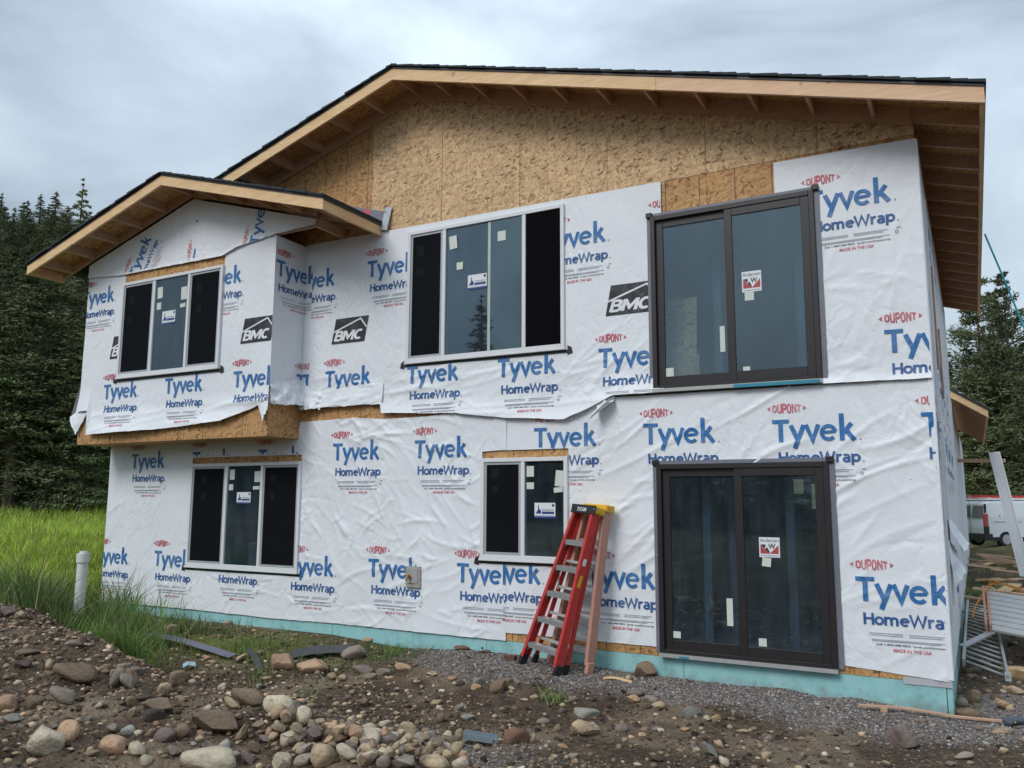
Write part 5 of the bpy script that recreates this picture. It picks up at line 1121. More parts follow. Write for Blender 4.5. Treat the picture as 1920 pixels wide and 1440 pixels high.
# pebbles and crumbs: nobody could count them
def scatter_blob(n, xr, yr, dens, size, cols, name, label, seed, rough=.25):
    r = np.random.default_rng(seed)
    t = (1+5**.5)/2; IV = np.array([(-1,t,0),(1,t,0),(-1,-t,0),(1,-t,0),(0,-1,t),(0,1,t),(0,-1,-t),(0,1,-t),(t,0,-1),(t,0,1),(-t,0,-1),(-t,0,1)], float); IV /= np.linalg.norm(IV[0])
    IF = np.array([(0,11,5),(0,5,1),(0,1,7),(0,7,10),(0,10,11),(1,5,9),(5,11,4),(11,10,2),(10,7,6),(7,1,8),(3,9,4),(3,4,2),(3,2,6),(3,6,8),(3,8,9),(4,9,5),(2,4,11),(6,2,10),(8,6,7),(9,8,1)])
    X = r.uniform(*xr, n*4); Y = r.uniform(*yr, n*4); k = r.random(n*4) < dens(X, Y); X, Y = X[k][:n], Y[k][:n]; n = len(X)
    Z = H(X, Y); s = size[0]*(size[1]/size[0])**(r.random(n)**2.2)
    sc = np.stack([s*r.uniform(.7, 1.4, n), s*r.uniform(.7, 1.2, n), s*r.uniform(.45, .8, n)], -1)
    a = r.uniform(0, 2*np.pi, n); jit = 1+r.uniform(-rough, rough, (n, 12, 1))
    P = IV[None]*sc[:, None]*jit; c, sn = np.cos(a)[:, None], np.sin(a)[:, None]
    P = np.stack([P[..., 0]*c-P[..., 1]*sn, P[..., 0]*sn+P[..., 1]*c, P[..., 2]], -1)+np.stack([X, Y, Z+s*.15], -1)[:, None]
    F_ = (IF[None]+(np.arange(n)*12)[:, None, None]).reshape(-1, 3)
    me = bpy.data.meshes.new(name); me.from_pydata(P.reshape(-1, 3).tolist(), [], F_.tolist())
    pal = np.array(cols); ci = r.integers(0, len(pal), n); col = pal[ci]*r.uniform(.6, 1.25, (n, 1))
    ca = me.color_attributes.new('tint', 'FLOAT_COLOR', 'POINT'); ca.data.foreach_set('color', np.repeat(np.concatenate([col, np.ones((n, 1))], 1), 12, 0).ravel().astype(np.float32))
    if rough < .3: me.polygons.foreach_set('use_smooth', np.ones(len(me.polygons), dtype=bool))
    me.update()
    return tag(link(name, me, M['pebble']), label, 'gravel', kind='stuff')
def mat_tint(name, rough=.85):
    m, nt, b = new_mat(name); N = NT(nt); at = N('ShaderNodeAttribute', attribute_name='tint'); N.l(at.outputs['Color'], b.inputs['Base Color']); b.inputs['Roughness'].default_value = rough; b.inputs['Specular IOR Level'].default_value = .25; return m
M['pebble'] = mat_tint('pebble')
PC = [RC['tan'], RC['pale'], RC['earth'], RC['brown'], RC['brown'], RC['earth'], RC['pink'], RC['dark'], RC['dark'], RC['earth'], RC['brown']]
scatter_blob(28000, (0, 14), (-7, -.1), lambda x, y: np.clip(.35+1.2*fbm(x*.8+2, y*.8, 3)+.5*np.exp(-((y+3.9)/1.1)**2), .05, 1)*(1-.8*zones(x, y)[1])*(1-zones(x, y)[0]), (.005, .036), PC, 'pebbles', 'small pebbles strewn through the dark soil', 1)
GC = [(.19, .166, .152), (.25, .225, .206), (.115, .10, .09), (.37, .34, .315), (.16, .132, .115)]
scatter_blob(26000, (6, 14), (-4.4, 0), lambda x, y: zones(x, y)[1], (.006, .017), GC, 'crushed_gravel', 'grey crushed gravel banked against the foundation', 2)
scatter_blob(5000, (12.5, 22), (0, 14), lambda x, y: .4+fbm(x, y, 3), (.012, .06), PC, 'side_yard_pebbles', 'stones and crumbs strewn over the side yard', 3)
scatter_blob(9000, (0, 14), (-7, -.3), lambda x, y: np.clip(.5+1.6*fbm(x*.9+12, y*.9, 3), .02, 1)*(1-zones(x, y)[1])*(1-zones(x, y)[0]), (.008, .035), [(.05, .034, .022), (.075, .052, .035), (.035, .024, .016), (.10, .07, .048)], 'soil_clods', 'dark crumbly clods of turned soil', 7, .45)
# ------------------------------------------------------------------ grass
def blades(name, X, Y, hgt, wid, lean, cols, label, seed, segs=2):
    r = np.random.default_rng(seed); n = len(X); Z = H(X, Y)-.01
    a = r.uniform(0, 2*np.pi, n); pn = fbm(X*1.7+seed*3, Y*1.7, 3); h = hgt*r.uniform(.5, 1.25, n)*np.clip(1+2.2*pn, .35, 1.7); l = lean*h*r.uniform(.2, 1.6, n); la = r.uniform(0, 2*np.pi, n)
    sx, sy = np.cos(a)*wid/2, np.sin(a)*wid/2; lv = np.stack([np.cos(la)*l, np.sin(la)*l], -1)
    base = np.stack([X, Y, Z], -1); rows = []
    for t, w_ in ((0, 1), (.55, .8), (1, .0)):
        c = base+np.stack([lv[:, 0]*t**1.8, lv[:, 1]*t**1.8, h*(t-.22*t*t*np.minimum(1, l/h))], -1)
        s = np.stack([sx*w_, sy*w_, 0*sx], -1)
        rows += [c-s, c+s] if w_ > 0 else [c]
    P = np.stack(rows, 1); F4 = (np.array([[0, 1, 3, 2]])[None]+(np.arange(n)*5)[:, None, None]).reshape(-1, 4); F3 = (np.array([[2, 3, 4]])[None]+(np.arange(n)*5)[:, None, None]).reshape(-1, 3)
    me = bpy.data.meshes.new(name); me.from_pydata(P.reshape(-1, 3).tolist(), [], F4.tolist()+F3.tolist())
    pal = np.array(cols); col = pal[r.integers(0, len(pal), n)]*r.uniform(.7, 1.3, (n, 1))*np.clip(1+1.6*fbm(X*.9+7, Y*.9+seed, 3), .5, 1.5)[:, None]
    dead = r.random(n) < .07; col[dead] = np.array([.36, .30, .15])*r.uniform(.7, 1.2, (dead.sum(), 1))
    ca = me.color_attributes.new('tint', 'FLOAT_COLOR', 'POINT'); ca.data.foreach_set('color', np.repeat(np.concatenate([col, np.ones((n, 1))], 1), 5, 0).ravel().astype(np.float32)); me.update()
    return tag(link(name, me, M['blade']), label, 'grass', kind='stuff')
def mat_blade():
    m, nt, b = new_mat('grass_blade'); N = NT(nt); at = N('ShaderNodeAttribute', attribute_name='tint'); N.l(at.outputs['Color'], b.inputs['Base Color']); b.inputs['Roughness'].default_value = .6
    tl = N('ShaderNodeBsdfTranslucent'); N.l(at.outputs['Color'], tl.inputs[0]); mxn = N('ShaderNodeMixShader'); mxn.inputs[0].default_value = .35
    N.l(b.outputs[0], mxn.inputs[1]); N.l(tl.outputs[0], mxn.inputs[2]); N.l(mxn.outputs[0], nt.nodes['Material Output'].inputs[0]); return m
M['blade'] = mat_blade()
r = np.random.default_rng(5)
def clump(cx, cy, sx, sy, n): return np.stack([cx+r.normal(size=n)*sx, cy+r.normal(size=n)*sy], -1)
GR = [(.10, .19, .04), (.15, .26, .05), (.075, .15, .035), (.20, .29, .07), (.24, .27, .11)]
pts = np.concatenate([clump(1.9, -1.9, .75, .35, 3200), clump(.6, -1.3, .9, .4, 2200), clump(2.9, -2.35, .4, .2, 900), clump(-.6, -1.0, .9, .5, 1800)])
blades('tall_grass', pts[:, 0], pts[:, 1], .52, .013, .6, GR, 'tall green grass behind the spoil bank around the white pipe', 1)
pts = np.concatenate([clump(4.05, -2.6, .24, .15, 1100), clump(4.45, -2.85, .17, .1, 600), clump(3.7, -2.35, .25, .15, 500), clump(4.75, -3.0, .10, .07, 250)])
blades('grass_tuft', pts[:, 0], pts[:, 1], .42, .012, .55, GR[:4]+[(.22, .32, .06)], 'bright grass tuft growing in the trench behind the bank', 2)
pts = np.concatenate([clump(3.0, -.7, 1.2, .3, 900), clump(6.2, -.45, .30, .18, 420), clump(6.0, -.25, .25, .1, 200), clump(4.8, -1.1, .8, .3, 500), clump(5.6, -1.9, .1, .08, 60), clump(1.3, -.5, .9, .3, 900)])
pts = pts[pts[:, 1] < -.05]
blades('sparse_grass', pts[:, 0], pts[:, 1], .13, .009, .7, GR, 'thin weedy grass along the foot of the wall', 3)
pts = np.concatenate([clump(9.05, -1.35, .08, .05, 40), clump(7.1, -2.75, .05, .04, 30), clump(13.35, 8.5, .5, 1.8, 1800), clump(13.0, 13.0, .5, 2, 1200)])
blades('weeds', pts[:, 0], pts[:, 1], .14, .012, .8, GR, 'small green weeds sprouting from the dirt', 4)
# meadow: wedge seen left of the house, denser near
n = 42000; ang = r.uniform(math.radians(-76), math.radians(-52), n); dist = 13*(62/13)**r.random(n)
mx_ = CAM[0]+np.sin(ang)*dist; my_ = CAM[1]+np.cos(ang)*dist; k = (mx_ < -.4) & (np.hypot(mx_-6, my_-2) < 52); mx_, my_ = mx_[k], my_[k]
dd = np.hypot(mx_-CAM[0], my_-CAM[1])
blades('meadow_grass', mx_, my_, .17*(1+dd/35), .012+dd*.0007, .4, [(.32, .43, .05), (.38, .48, .06), (.27, .38, .045), (.42, .47, .09)], 'bright green meadow grass left of the house', 6)

# ------------------------------------------------------------------ trees
def mat_needles(name, c1, c2):
    m, nt, b = new_mat(name); N = NT(nt); t = N('ShaderNodeTexCoord'); oi = N('ShaderNodeObjectInfo')
    nz = N('ShaderNodeTexNoise', i_Scale=.9, i_Detail=4.0); N.l(t.outputs['Object'], nz.inputs['Vector'])
    r_ = N('ShaderNodeValToRGB'); e = r_.color_ramp.elements; e[0].position = .35; e[0].color = (*c1, 1); e[1].position = .65; e[1].color = (*c2, 1); N.l(nz.outputs[0], r_.inputs[0])
    mr = N('ShaderNodeMapRange'); mr.inputs['To Min'].default_value = .65; mr.inputs['To Max'].default_value = 1.35; N.l(oi.outputs['Random'], mr.inputs[0])
    s = N('ShaderNodeVectorMath', operation='SCALE'); N.l(r_.outputs[0], s.inputs[0]); N.l(mr.outputs[0], s.inputs['Scale']); N.l(s.outputs[0], b.inputs['Base Color']); b.inputs['Roughness'].default_value = .7; b.inputs['Specular IOR Level'].default_value = .2
    return m
M['fir'] = mat_needles('fir_needles', (.105, .135, .066), (.185, .215, .10))
M['pine'] = mat_needles('pine_needles', (.085, .108, .055), (.155, .18, .088))
M['bark'] = simple('bark', (.10, .07, .05), .9, noise=.2, nscale=4)
def conifer(kind, seed, hgt=1.0):
    """unit-height conifer: tapered trunk, whorls of limbs, leaf-sized tufts along each limb"""
    r = np.random.default_rng(seed); V = []; F = []
    tr_ = MB(); tr_.tube([(0, 0, -.03), (.004, 0, .3), (0, .003, .65), (0, 0, .97)], [.016, .012, .007, .0015], 7)
    nw = 30 if kind == 'fir' else 22
    for i in range(nw):
        f = i/(nw-1); z = (.10 if kind == 'fir' else .26)+f*(.88 if kind == 'fir' else .71)
        if kind == 'fir': L = .155*(1-f)**.85+.010
        else: L = .155*math.sin(math.pi*(.18+.80*f))**.8*(1-.35*f)+.012
        nb_ = r.integers(4, 7)
        for k in range(nb_):
            a = r.uniform(0, 2*np.pi); l = L*r.uniform(.55, 1.2); droop = (-.25 if kind == 'fir' else .18)+r.uniform(-.2, .2)
            d = np.array([math.cos(a), math.sin(a), droop]); z0 = z+r.uniform(-.015, .015)
            tr_.tube([(0, 0, z0), tuple(np.array([0, 0, z0])+d*l*.8)], [.0022, .0008], 3, cap=False)
            nt_ = int((100 if kind == 'fir' else 120)*l/.12)+10
            for j in range(nt_):
                t = r.uniform(.15, 1.05) if kind == 'fir' else r.uniform(.35, 1.08)
                wd = (.20 if kind == 'fir' else .26)*l
                c = np.array([0, 0, z0])+d*l*t+r.normal(size=3)*np.array([wd, wd, wd*.55])*(1-.4*t)
                sz = r.uniform(.0055, .0105)*(1 if kind == 'fir' else 1.1)
                e1 = d+r.normal(size=3)*.6; e1 /= np.linalg.norm(e1); e2 = np.cross(e1, r.normal(size=3)); e2 /= np.linalg.norm(e2)+1e-9
                n0 = len(V); V += [c-e1*sz, c+e2*sz*.30, c+e1*sz, c-e2*sz*.30]; F.append((n0, n0+1, n0+2, n0+3))
    me = bpy.data.meshes.new('crown'); me.from_pydata([tuple(v) for v in V], [], F); me.materials.append(M[kind]); me.update()
    tm = bpy.data.meshes.new('trunk'); tm.from_pydata(tr_.v, [], tr_.f); tm.materials.append(M['bark']); tm.update()
    return tm, me
PROTO = {'fir': [conifer('fir', s) for s in (1, 2, 3)], 'pine': [conifer('pine', s) for s in (11, 12, 13)]}
rt = random.Random(3)
def tree(x, y, hgt, kind, label, group, wide=1.0, name=None):
    z = float(H(x, y)); root = tag(empty(name or (kind+'_tree'), (x, y, z-.1), rt.uniform(0, 6.28)), label, 'tree', group)
    root.scale = (hgt*wide, hgt*wide, hgt)
    tm, cm_ = rt.choice(PROTO[kind])
    for nm, me_ in (('trunk', tm), ('crown', cm_)):
        o = bpy.data.objects.new(nm, me_); COL.objects.link(o); o.parent = root
def polar(u, dist):
    a = YAW+math.atan((u-960)/FPX); return CAM[0]+math.sin(a)*dist, CAM[1]+math.cos(a)*dist
# left hillside: rows rising up the hill
for row, (d0, h0, h1, n_) in enumerate([(56, 10, 13, 15), (64, 11, 14, 15), (73, 11, 14, 15), (83, 10, 14, 16), (95, 10, 13, 17), (108, 9, 12, 18), (121, 8, 11.5, 20), (135, 8, 11, 22), (150, 9, 12, 24)]):
    for i in range(n_):
        u = -300+i*(600/n_)+rt.uniform(-22, 22); x, y = polar(u, d0+rt.uniform(-4, 4))
        kind = 'pine' if rt.random() < .45 else 'fir'
        tree(x, y, rt.uniform(h0, h1), kind, ('broad pine' if kind == 'pine' else 'pointed fir')+[' in the front row', ' in the second row', ' in the third row', ' in the fourth row', ' halfway up', ' high up', ' near the top', ' just under the skyline', ' at the skyline'][row]+' of the forest left of the house', 'trees on the left hillside', rt.uniform(1.25, 1.8))
x, y = polar(118, 76); zt = 1.67+math.hypot(x-CAM[0], y-CAM[1])*(930-343)/FPX*.94
tree(x, y, zt-float(H(x, y)), 'fir', 'tallest conifer standing above the left treeline', None, .85, 'tall_fir_tree')
x, y = polar(163, 80); tree(x, y, 18.5, 'fir', 'narrow conifer just right of the tallest one on the left hill', None, .8)
x, y = polar(72, 56); tree(x, y, 15.5, 'pine', 'pale bushy pine at the front of the left forest', None, 1.6)
# right: belt behind the side yard
for row, (d0, h0, h1, n_) in enumerate([(50, 9, 11, 9), (57, 10, 12.5, 9), (66, 11, 13, 9), (77, 9, 11.5, 9), (90, 7, 10, 10)]):
    for i in range(n_):
        u = 1690+i*(440/n_)+rt.uniform(-20, 20); x, y = polar(u, d0+rt.uniform(-3, 3))
        kind = 'pine' if rt.random() < .3 else 'fir'
        tree(x, y, rt.uniform(h0, h1), kind, ('broad pine' if kind == 'pine' else 'pointed fir')+[' in the front row', ' in the second row', ' in the third row', ' further back', ' in the last row'][row]+' of the wood behind the parked van', 'trees behind the side yard', rt.uniform(1.15, 1.6))
for u, d0, h_, lab in ((1852, 54, 15.5, 'tall open pine beside the right eave'), (1905, 53, 14.8, 'tall open pine at the right edge of the picture'), (1880, 60, 15.5, 'pine between the two tall ones at right')):
    x, y = polar(u, d0); tree(x, y, h_, 'pine', lab, None, .8)
# wood across the road behind the camera, which the window glass reflects
for i in range(84):
    x = -95+(i % 42)*3.9+rt.uniform(-1.2, 1.2)+1.9*(i > 41); y = (-46 if i < 42 else -53)+rt.uniform(-3, 3)
    tree(x, y, rt.uniform(12, 14.5) if -42 < x < -8 else rt.uniform(7.5, 10), 'fir', 'tree of the wood opposite the house, mirrored in the windows', 'trees mirrored in the windows', rt.uniform(1.7, 2.3))
tree(-21.2, -47, 18, 'fir', 'tall pointed tree mirrored in the big upper window', None, 1.2)
tree(-17, -49, 15, 'fir', 'shorter pointed tree mirrored beside the tall one', None, 1.2)

# ------------------------------------------------------------------ things about the yard
M['pvc'] = simple('white_pvc', (.70, .70, .68), .4, noise=.05)
px, py = 1.8, -1.6; pz = float(H(px, py)); top = .94
pipe = tag(empty('vent_pipe', (px, py, pz)), 'white capped plastic pipe standing in the tall grass', 'pipe')
MB().tube([(0, 0, -.1), (.012, 0, top-pz-.10)], .068, 20).build('pipe_body', M['pvc'], pipe, smooth=False)
mb = MB(); mb.tube([(.012, 0, top-pz-.14), (.012, 0, top-pz-.02)], .084, 20); mb.tube([(.012, 0, top-pz-.02), (.012, 0, top-pz+.012)], .05, 8); mb.build('pipe_cap', M['pvc'], pipe)
def strip_on_ground(name, label, cat, p0, p1, w_, th, mat, bend=.03, lift=.02, n=14, ends=(0, 0), seg_mats=None):
    p0, p1 = np.array(p0, float), np.array(p1, float); d = p1-p0; d /= np.linalg.norm(d); nrm = np.array([-d[1], d[0]])
    V = []; 
    for i in range(n):
        t = i/(n-1); c = p0+(p1-p0)*t+nrm*bend*math.sin(t*3.1)
        for s in (-1, 1):
            q = c+nrm*s*w_/2; z = float(H(*c, fine=False))+lift+ends[0]*(1-t)+ends[1]*t+.01*math.sin(t*5)
            V += [(q[0], q[1], z+s*w_*.12), (q[0], q[1], z+s*w_*.12+th)]
    F = []
    for i in range(n-1):
        a = i*4; b_ = a+4
        F += [(a+1, b_+1, b_+3, a+3), (a, a+2, b_+2, b_), (a, b_, b_+1, a+1), (a+2, a+3, b_+3, b_+2)]
    F += [(0, 1, 3, 2), ((n-1)*4, (n-1)*4+2, (n-1)*4+3, (n-1)*4+1)]
    me = bpy.data.meshes.new(name); me.from_pydata(V, [], F); me.update()
    return tag(link(name, me, mat), label, cat)
M['strip_grey'] = simple('lavender_grey_vinyl', (.15, .155, .20), .5); M['strip_dark'] = simple('dark_grey_vinyl', (.055, .06, .062), .6); M['strip_blue'] = simple('blue_grey_steel', (.20, .26, .29), .4, metal=.2)
def gp(u, v): return ground_at(u, v)[:2]
strip_on_ground('vinyl_strip', 'long lavender grey strip lying across the dirt by the grass tuft', 'strip', gp(278, 1197), gp(436, 1238), .11, .006, M['strip_grey'], lift=.08)
strip_on_ground('felt_strip', 'wide dark grey strip under the oval stone', 'strip', gp(545, 1234), gp(660, 1222), .22, .006, M['strip_dark'], lift=.06)
strip_on_ground('vinyl_strip', 'short dark strip stuck upright in the soil left of the pink rocks', 'strip', gp(464, 1226), gp(487, 1268), .07, .006, M['strip_dark'], lift=.05)
strip_on_ground('plastic_scrap', 'pale blue triangular scrap behind the spoil bank', 'scrap', gp(342, 1262), gp(366, 1256), .10, .004, simple('pale_blue', (.33, .45, .50), .5), lift=.08, n=4)
p0, p1 = np.array(gp(863, 1393)), np.array(gp(930, 1402)); ctr = (p0+p1)/2; cz = float(H(*ctr))
ch = tag(empty('metal_channel', (ctr[0], ctr[1], cz+.05)), 'short galvanised metal channel lying on the gravel at the bottom', 'metal channel')
d = np.append(p1-p0, 0); d /= np.linalg.norm(d); nn = np.array([-d[1], d[0], 0])
for off, z_, w_, h_ in ((.0, 0, .10, .006), (-.05, .02, .006, .045), (.05, .02, .006, .045), (-.02, .012, .02, .02)):
    MB().bar(-d*.16+nn*off+np.array([0, 0, z_]), d*.16+nn*off+np.array([0, 0, z_]), w_, h_).build('flange', M['strip_blue'], ch)
strip_on_ground('wood_sliver', 'thin wood sliver on the gravel right of the ladders', 'wood scrap', gp(1132, 1275), gp(1185, 1281), .03, .012, M['lumber'])
strip_on_ground('wood_lath', 'long thin lath lying along the dirt at lower right', 'lath', gp(1610, 1333), gp(1905, 1362), .025, .015, M['lumber_dull'], bend=.05, lift=.03, n=20)
strip_on_ground('dark_offcut', 'dark blue offcut at the right edge of the picture', 'scrap', gp(1888, 1364), gp(1925, 1358), .08, .02, simple('navy_offcut', (.05, .065, .09), .5), n=4)
b0 = gp(1658, 1336); MB_ = MB().box(-.03, .03, -.02, .02, 0, .045).build('wood_block', M['lumber_dull'], None, bevel=.004); MB_.location = (b0[0], b0[1], float(H(*b0))); tag(MB_, 'tiny wooden block beside the lath near the foundation', 'wood scrap')
b0 = gp(957, 1237); MB_ = MB().box(-.07, .07, -.04, .04, 0, .05).build('brick', simple('brick_red', (.12, .055, .04), .8), None, bevel=.004); MB_.location = (b0[0], b0[1], float(H(*b0))); tag(MB_, 'small dark red brick left of the red ladder foot', 'brick')
# white wrapped bundle behind the left corner
bn = tag(empty('wrapped_bundle', (-2.6, 3.2, float(H(-2.6, 3.2)))), 'white wrapped bundle lying in the meadow behind the left corner', 'bundle')
for z0, z1, sx in ((.36, .50, .9), (.22, .33, .8), (0, .2, .7)): MB().box(-sx, sx, -.6, .6, z0, z1).build('pack', M['wrap'], bn, bevel=.03)

# aluminium extension ladder lying against the right wall, with a folded pink-railed stepladder across it
def loc_of(p): return np.array([p[0], p[1], float(H(p[0], p[1]))])
ex = tag(empty('extension_ladder', loc_of((12.75, 4.0))), 'aluminium extension ladder lying on the ground along the right wall', 'ladder')
b0 = np.array(ex.location)
A0, A1 = np.array([12.58, 1.9, -.10]), np.array([12.60, 6.9, .06]); B0, B1 = np.array([13.00, 1.8, -.22]), np.array([12.95, 6.9, .0])
for a, b_ in ((A0, A1), (B0, B1)): MB().bar(a-b0, b_-b0, .03, .08).build('rail', M['alu_dull'], ex, bevel=.003)
for k in range(17):
    t = .02+k/17; MB().tube([A0+(A1-A0)*t-b0, B0+(B1-B0)*t-b0], .016, 8).build('rung', M['alu_dull'], ex, smooth=True)
MB().bar(B0-b0+np.array([0, 0, -.06]), B0-b0+np.array([0.0, .12, .02]), .06, .10).build('foot', M['alu_dull'], ex)
fs = tag(empty('folded_ladder', loc_of((13.2, 4.2))), 'folded ladder with a pink end rail and broad pale slats at the right edge', 'ladder')
b1 = np.array(fs.location)
c0, c1 = np.array([12.88, 3.5, .06]), np.array([12.88, 5.2, .40]); dv = np.array([.95, -.25, -.10])
sl = (c1-c0)
for k in range(8):
    t = (k+.5)/8; p = c0+sl*t; MB().bar(p-b1, p+dv-b1, .17, .035, up=(0, -.2, 1)).build('slat', simple('pale_aluminium', (.50, .50, .48), .45, noise=.1) if k == 0 else bpy.data.materials['pale_aluminium'], fs, bevel=.006)
for off in (0, .05): MB().bar(c0-b1+np.array([off-.05, 0, .03]), c1-b1+np.array([off-.05, 0, .03]), .03, .10).build('rail', M['pink_rail'], fs, bevel=.003)
MB().bar(c0-b1+np.array([0, -.02, -.02]), c0-b1+np.array([-.32, -.7, -.12]), .10, .02).build('brace', M['alu'], fs)
for dx, dy, s in ((.15, -.35, .12), (.32, -.5, .14), (.5, -.45, .13)):
    q = loc_of((12.95+dx, 3.55+dy)); o = MB().box(-s, s, -.1, .1, -.02, .12).build('lumber_block', M['lumber'], None, bevel=.005); o.location = q; o.rotation_euler = (0, 0, dx*2); tag(o, 'lumber offcut propping up the folded ladder', 'lumber', 'blocks under the folded ladder')
# orange cord
M['cord'] = simple('orange_cord', (.62, .24, .02), .5)
def cord(name, label, pts, r_=.012, cat='cord', mat=None, sub=8):
    P = [np.array(p, float) for p in pts]; out = []
    for i in range(len(P)-1):
        p0, p1, p2, p3 = P[max(i-1, 0)], P[i], P[i+1], P[min(i+2, len(P)-1)]
        for k in range(sub):
            t = k/sub; out.append(.5*((2*p1)+(-p0+p2)*t+(2*p0-5*p1+4*p2-p3)*t*t+(-p0+3*p1-3*p2+p3)*t**3))
    out.append(P[-1])
    return tag(MB().tube(out, r_, 6).build(name, mat or M['cord'], None, smooth=True), label, cat)
g3 = lambda x, y, dz=.02: (x, y, float(H(x, y))+dz)
cord('orange_cable', 'orange extension cord trailing over the folded ladder', [g3(12.62, 7.2), g3(12.75, 7.6), g3(12.9, 7.0), g3(12.7, 6.6), g3(12.8, 5.9), (12.9, 5.2, .50), (13.1, 5.0, .52), (13.4, 4.7, .44), (13.75, 4.4, .38)])
cord('orange_cable', 'orange cord loop hanging off the pink ladder rail', [(13.3, 4.9, .48), (13.0, 5.1, .53), (12.85, 4.9, .42), (12.72, 4.4, .25), (12.68, 4.2, .12)])
cord('orange_cable', 'orange cord snaking across the dirt at the far right', [g3(12.75, 10.5), g3(13.0, 10.2), g3(13.2, 9.6), g3(13.35, 8.9), g3(13.6, 8.4), g3(14.1, 8.0)])
# teal guy rope from the eave
cord('rope', 'taut turquoise rope running from the eave to the right', [(13.14, 2.84, 5.08), (13.3, 2.2, 4.25), (13.45, 1.6, 3.45), (13.62, .95, 2.6), (13.8, .3, 1.7)], .011, 'rope', simple('turquoise_rope', (.02, .36, .40), .6))
# perforated plank leaning at the right, its rail, scraps
pk = tag(empty('scaffold_plank', (13.62, 14, 0)), 'long white perforated plank leaning up at the right', 'plank')
t0, t1 = np.array([13.285, 14.0, 2.89]), np.array([13.70, 13.2, .05]); pb = np.array(pk.location); dd_ = (t1-t0)/np.linalg.norm(t1-t0)
pan = MB().bar(t0-pb, t1-pb, .20, .02, up=(0, -1, .2)).build('deck', M['vinyl'], pk)
for s in (-1, 1): MB().bar(t0-pb+np.array([s*.105, -.02, 0]), t1-pb+np.array([s*.105, -.02, 0]), .03, .05, up=(0, -1, .2)).build('edge_rail', M['vinyl'], pk)
hm = MB()
for k in range(60):
    for s in (-.07, -.025, .025, .07):
        c = t0+(t1-t0)*((k+.5)/60)-pb+np.array([s, -.0125, 0]); hm.bar(c-dd_*.012, c+dd_*.012, .007, .002, up=(0, -1, .2))
tag(hm.build('perforations', M['vinyl_grey'], pk), kind='stuff')
MB().bar((W-.1, 14.4, 2.72), (13.52, 14.4, 2.70), .09, .09).build('outrigger_beam', M['lumber_dull'], wing)
def plank(label, x, y, l, w_, th, rz, ry=0, mat='lumber', z=0):
    o = MB().box(-l/2, l/2, -w_/2, w_/2, 0, th).build('board_offcut', M[mat], None, bevel=.004); o.location = (x, y, float(H(x, y))+.01+z); o.rotation_euler = (0, ry, rz); return tag(o, label, 'board')
plank('split pale board end tilted up on the far dirt', 13.25, 10.6, .5, .28, .03, .8, -.35, z=.1)
plank('reddish board leaning against the split pale one', 13.55, 10.5, .6, .1, .04, -.6, .3, 'lumber_pink', .08)
plank('thin pale board lying below the split one', 13.7, 9.4, .9, .07, .03, -.35, 0, 'lumber_pink')
plank('short pale offcut beside the thin board', 13.45, 9.3, .25, .1, .03, -.2, 0, 'lumber')
for i, (x, y, l, rz) in enumerate(((13.5, 20.2, 2.2, .3), (13.9, 19.6, 1.8, -.25), (13.2, 20.8, 1.4, .9), (13.6, 19.0, 1.5, .1))): o = plank('dark board in the scrap heap behind the van wheel', x, y, l, .12, .08, rz, .08*(i-1), 'lumber_dull', .08*i); o['group'] = 'scrap heap by the van'
rd = random.Random(8)
for i in range(40):
    y = 6.0+16*rd.random()**1.4; x = 12.95+rd.random()**1.5*(.6+y*.06)
    plank('loose lumber scrap strewn over the side yard', x, y, rd.uniform(.4, 1.3), rd.uniform(.07, .2), rd.uniform(.02, .06), rd.uniform(-1.2, 1.2), rd.uniform(-.15, .15), rd.choice(['lumber', 'lumber_dull', 'lumber_pink']), rd.uniform(0, .12))['group'] = 'lumber scraps in the side yard'
# ------------------------------------------------------------------ van
van = tag(empty('parked_van', (13.15, 30.0, float(H(13.15, 30)))), 'white panel van with a roof rack parked beyond the house', 'van')
van.rotation_euler = (0, 0, math.radians(38))
M['van'] = simple('white_van_paint', (.62, .67, .70), .3, noise=.02); M['vglass'] = simple('van_glass', (.03, .04, .045), .15, noise=.02); M['vdark'] = simple('black_bumper', (.02, .02, .022), .5)
# local frame: x forward, y left; the rear right corner stands at the origin
prof = [(0, .42), (-.04, .8), (.03, 1.25), (.10, 1.78), (.25, 1.86), (2.6, 1.88), (3.25, 1.28), (4.2, 1.05), (4.35, .55), (4.3, .3), (.05, .3)]
mb = MB(); n = len(prof); sec = []
for yy, k in ((0, .93), (.06, 1), (1.72, 1), (1.78, .93)):
    for x, z in prof: mb.v.append((2.1+(x-2.1)*(.99 if k < 1 else 1), yy+(.10 if yy < .9 else -.10)*max(0, z-1.1)/.8, .3+(z-.3)*(.985 if k < 1 else 1)))
for s in range(3):
    for i in range(n): mb.f.append((s*n+i, s*n+(i+1) % n, (s+1)*n+(i+1) % n, (s+1)*n+i)); mb.m.append(0)
mb.f += [tuple(range(n)), tuple(range(4*n-1, 3*n-1, -1))]; mb.m += [0, 0]
body = mb.build('body', M['van'], van, bevel=.03)
def vb(name, x0, x1, y0, y1, z0, z1, mat, par=van, bv=.01): return MB().box(x0, x1, y0, y1, z0, z1).build(name, mat, par, bevel=bv)
vb('bumper', -.10, .25, -.01, 1.79, .28, .55, M['vdark']); vb('sill', .25, 4.2, -.015, .02, .25, .42, M['vdark'])
vb('tail_light', -.05, .10, -.01, .13, .85, 1.35, M['sticker_red']); vb('tail_light', -.05, .10, 1.66, 1.79, .85, 1.35, M['sticker_red'])
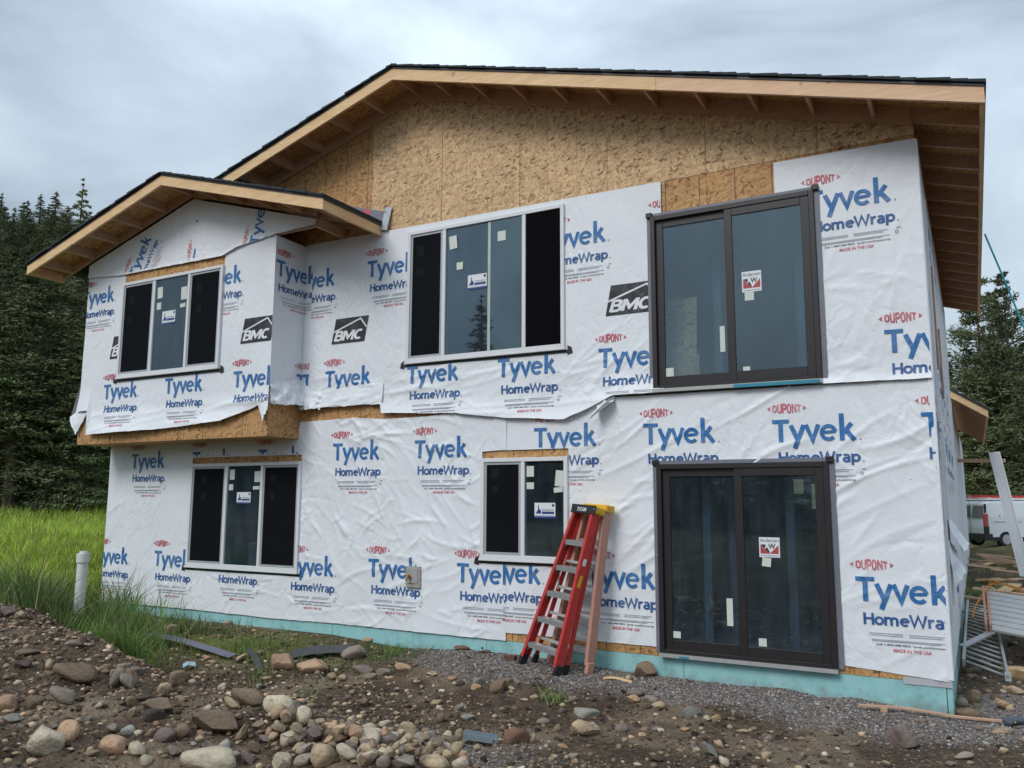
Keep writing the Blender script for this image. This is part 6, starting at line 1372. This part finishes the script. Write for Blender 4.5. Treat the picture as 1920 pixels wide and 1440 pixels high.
vb('corner_trim', .02, .10, .06, .12, 1.38, 1.75, M['vdark']); vb('corner_trim', -.04, .12, -.005, .14, .5, .84, M['vdark'])
for y0 in (.16, .92): MB().prism([(0, 0), (.66, 0), (.62, .50), (.04, .50)], (-.005, y0, 1.18), (0, 1, 0), (.16, 0, 1), (-1, 0, 0), .02).build('rear_window', simple('grey_van_glass', (.16, .15, .155), .3), van)
vb('door_gap', -.048, -.03, .885, .90, .5, 1.8, M['vdark']); vb('door_line', .35, 1.6, -.012, -.002, 1.02, 1.035, M['vdark'])
MB().prism([(2.15, 1.22), (3.0, 1.22), (2.55, 1.72), (2.2, 1.72)], (0, .035, 0), (1, 0, 0), (0, 0, 1), (0, 1, 0), .03).build('side_window', M['vglass'], van)
for x, z, s in ((.62, 1.25, .05), (.85, 1.27, .14), (1.05, 1.24, .11)):
    MB().prism([(0, 0), (s*.6, s*1.4), (s*.75, s*1.1), (s*.5, 0)], (x, .0, z), (1, 0, 0), (0, 0, 1), (0, 1, 0), .02).build('side_emblem', M['vdark'], van)
vb('door_lettering', -.035, -.02, 1.0, 1.35, 1.22, 1.36, M['vdark'])
for x in (.85, 3.45):
    for yy in (.08, 1.70):
        wh = empty('wheel', (x, yy, .32), parent=van)
        MB().tube([(0, -.11, 0), (0, .11, 0)], .32, 24).build('tyre', M['rubber'], wh); MB().tube([(0, -.125, 0), (0, .125, 0)], .20, 14).build('rim', M['alu'], wh)
for x in (.3, 1.3, 2.3): vb('rack_bar', x, x+.06, .1, 1.68, 1.95, 2.0, M['vinyl'])
for yy in (.12, 1.62): vb('rack_rail', .1, 2.5, yy, yy+.04, 1.90, 1.94, M['vinyl'])
rk = tag(empty('roof_ladder', (13.15, 30.0, float(H(13.15, 30))+2.0)), 'red ladder lying on the roof rack of the van', 'ladder'); rk.rotation_euler = van.rotation_euler
for yy in (.35, .80, 1.05, 1.45): MB().bar((-.3, yy, .06), (3.6, yy, .04), .04, .09).build('rail', M['red_rail'], rk)
for k in range(12): MB().tube([(-.2+k*.31, .35, .06), (-.2+k*.31, .80, .06)], .02, 6).build('rung', M['alu_dull'], rk)
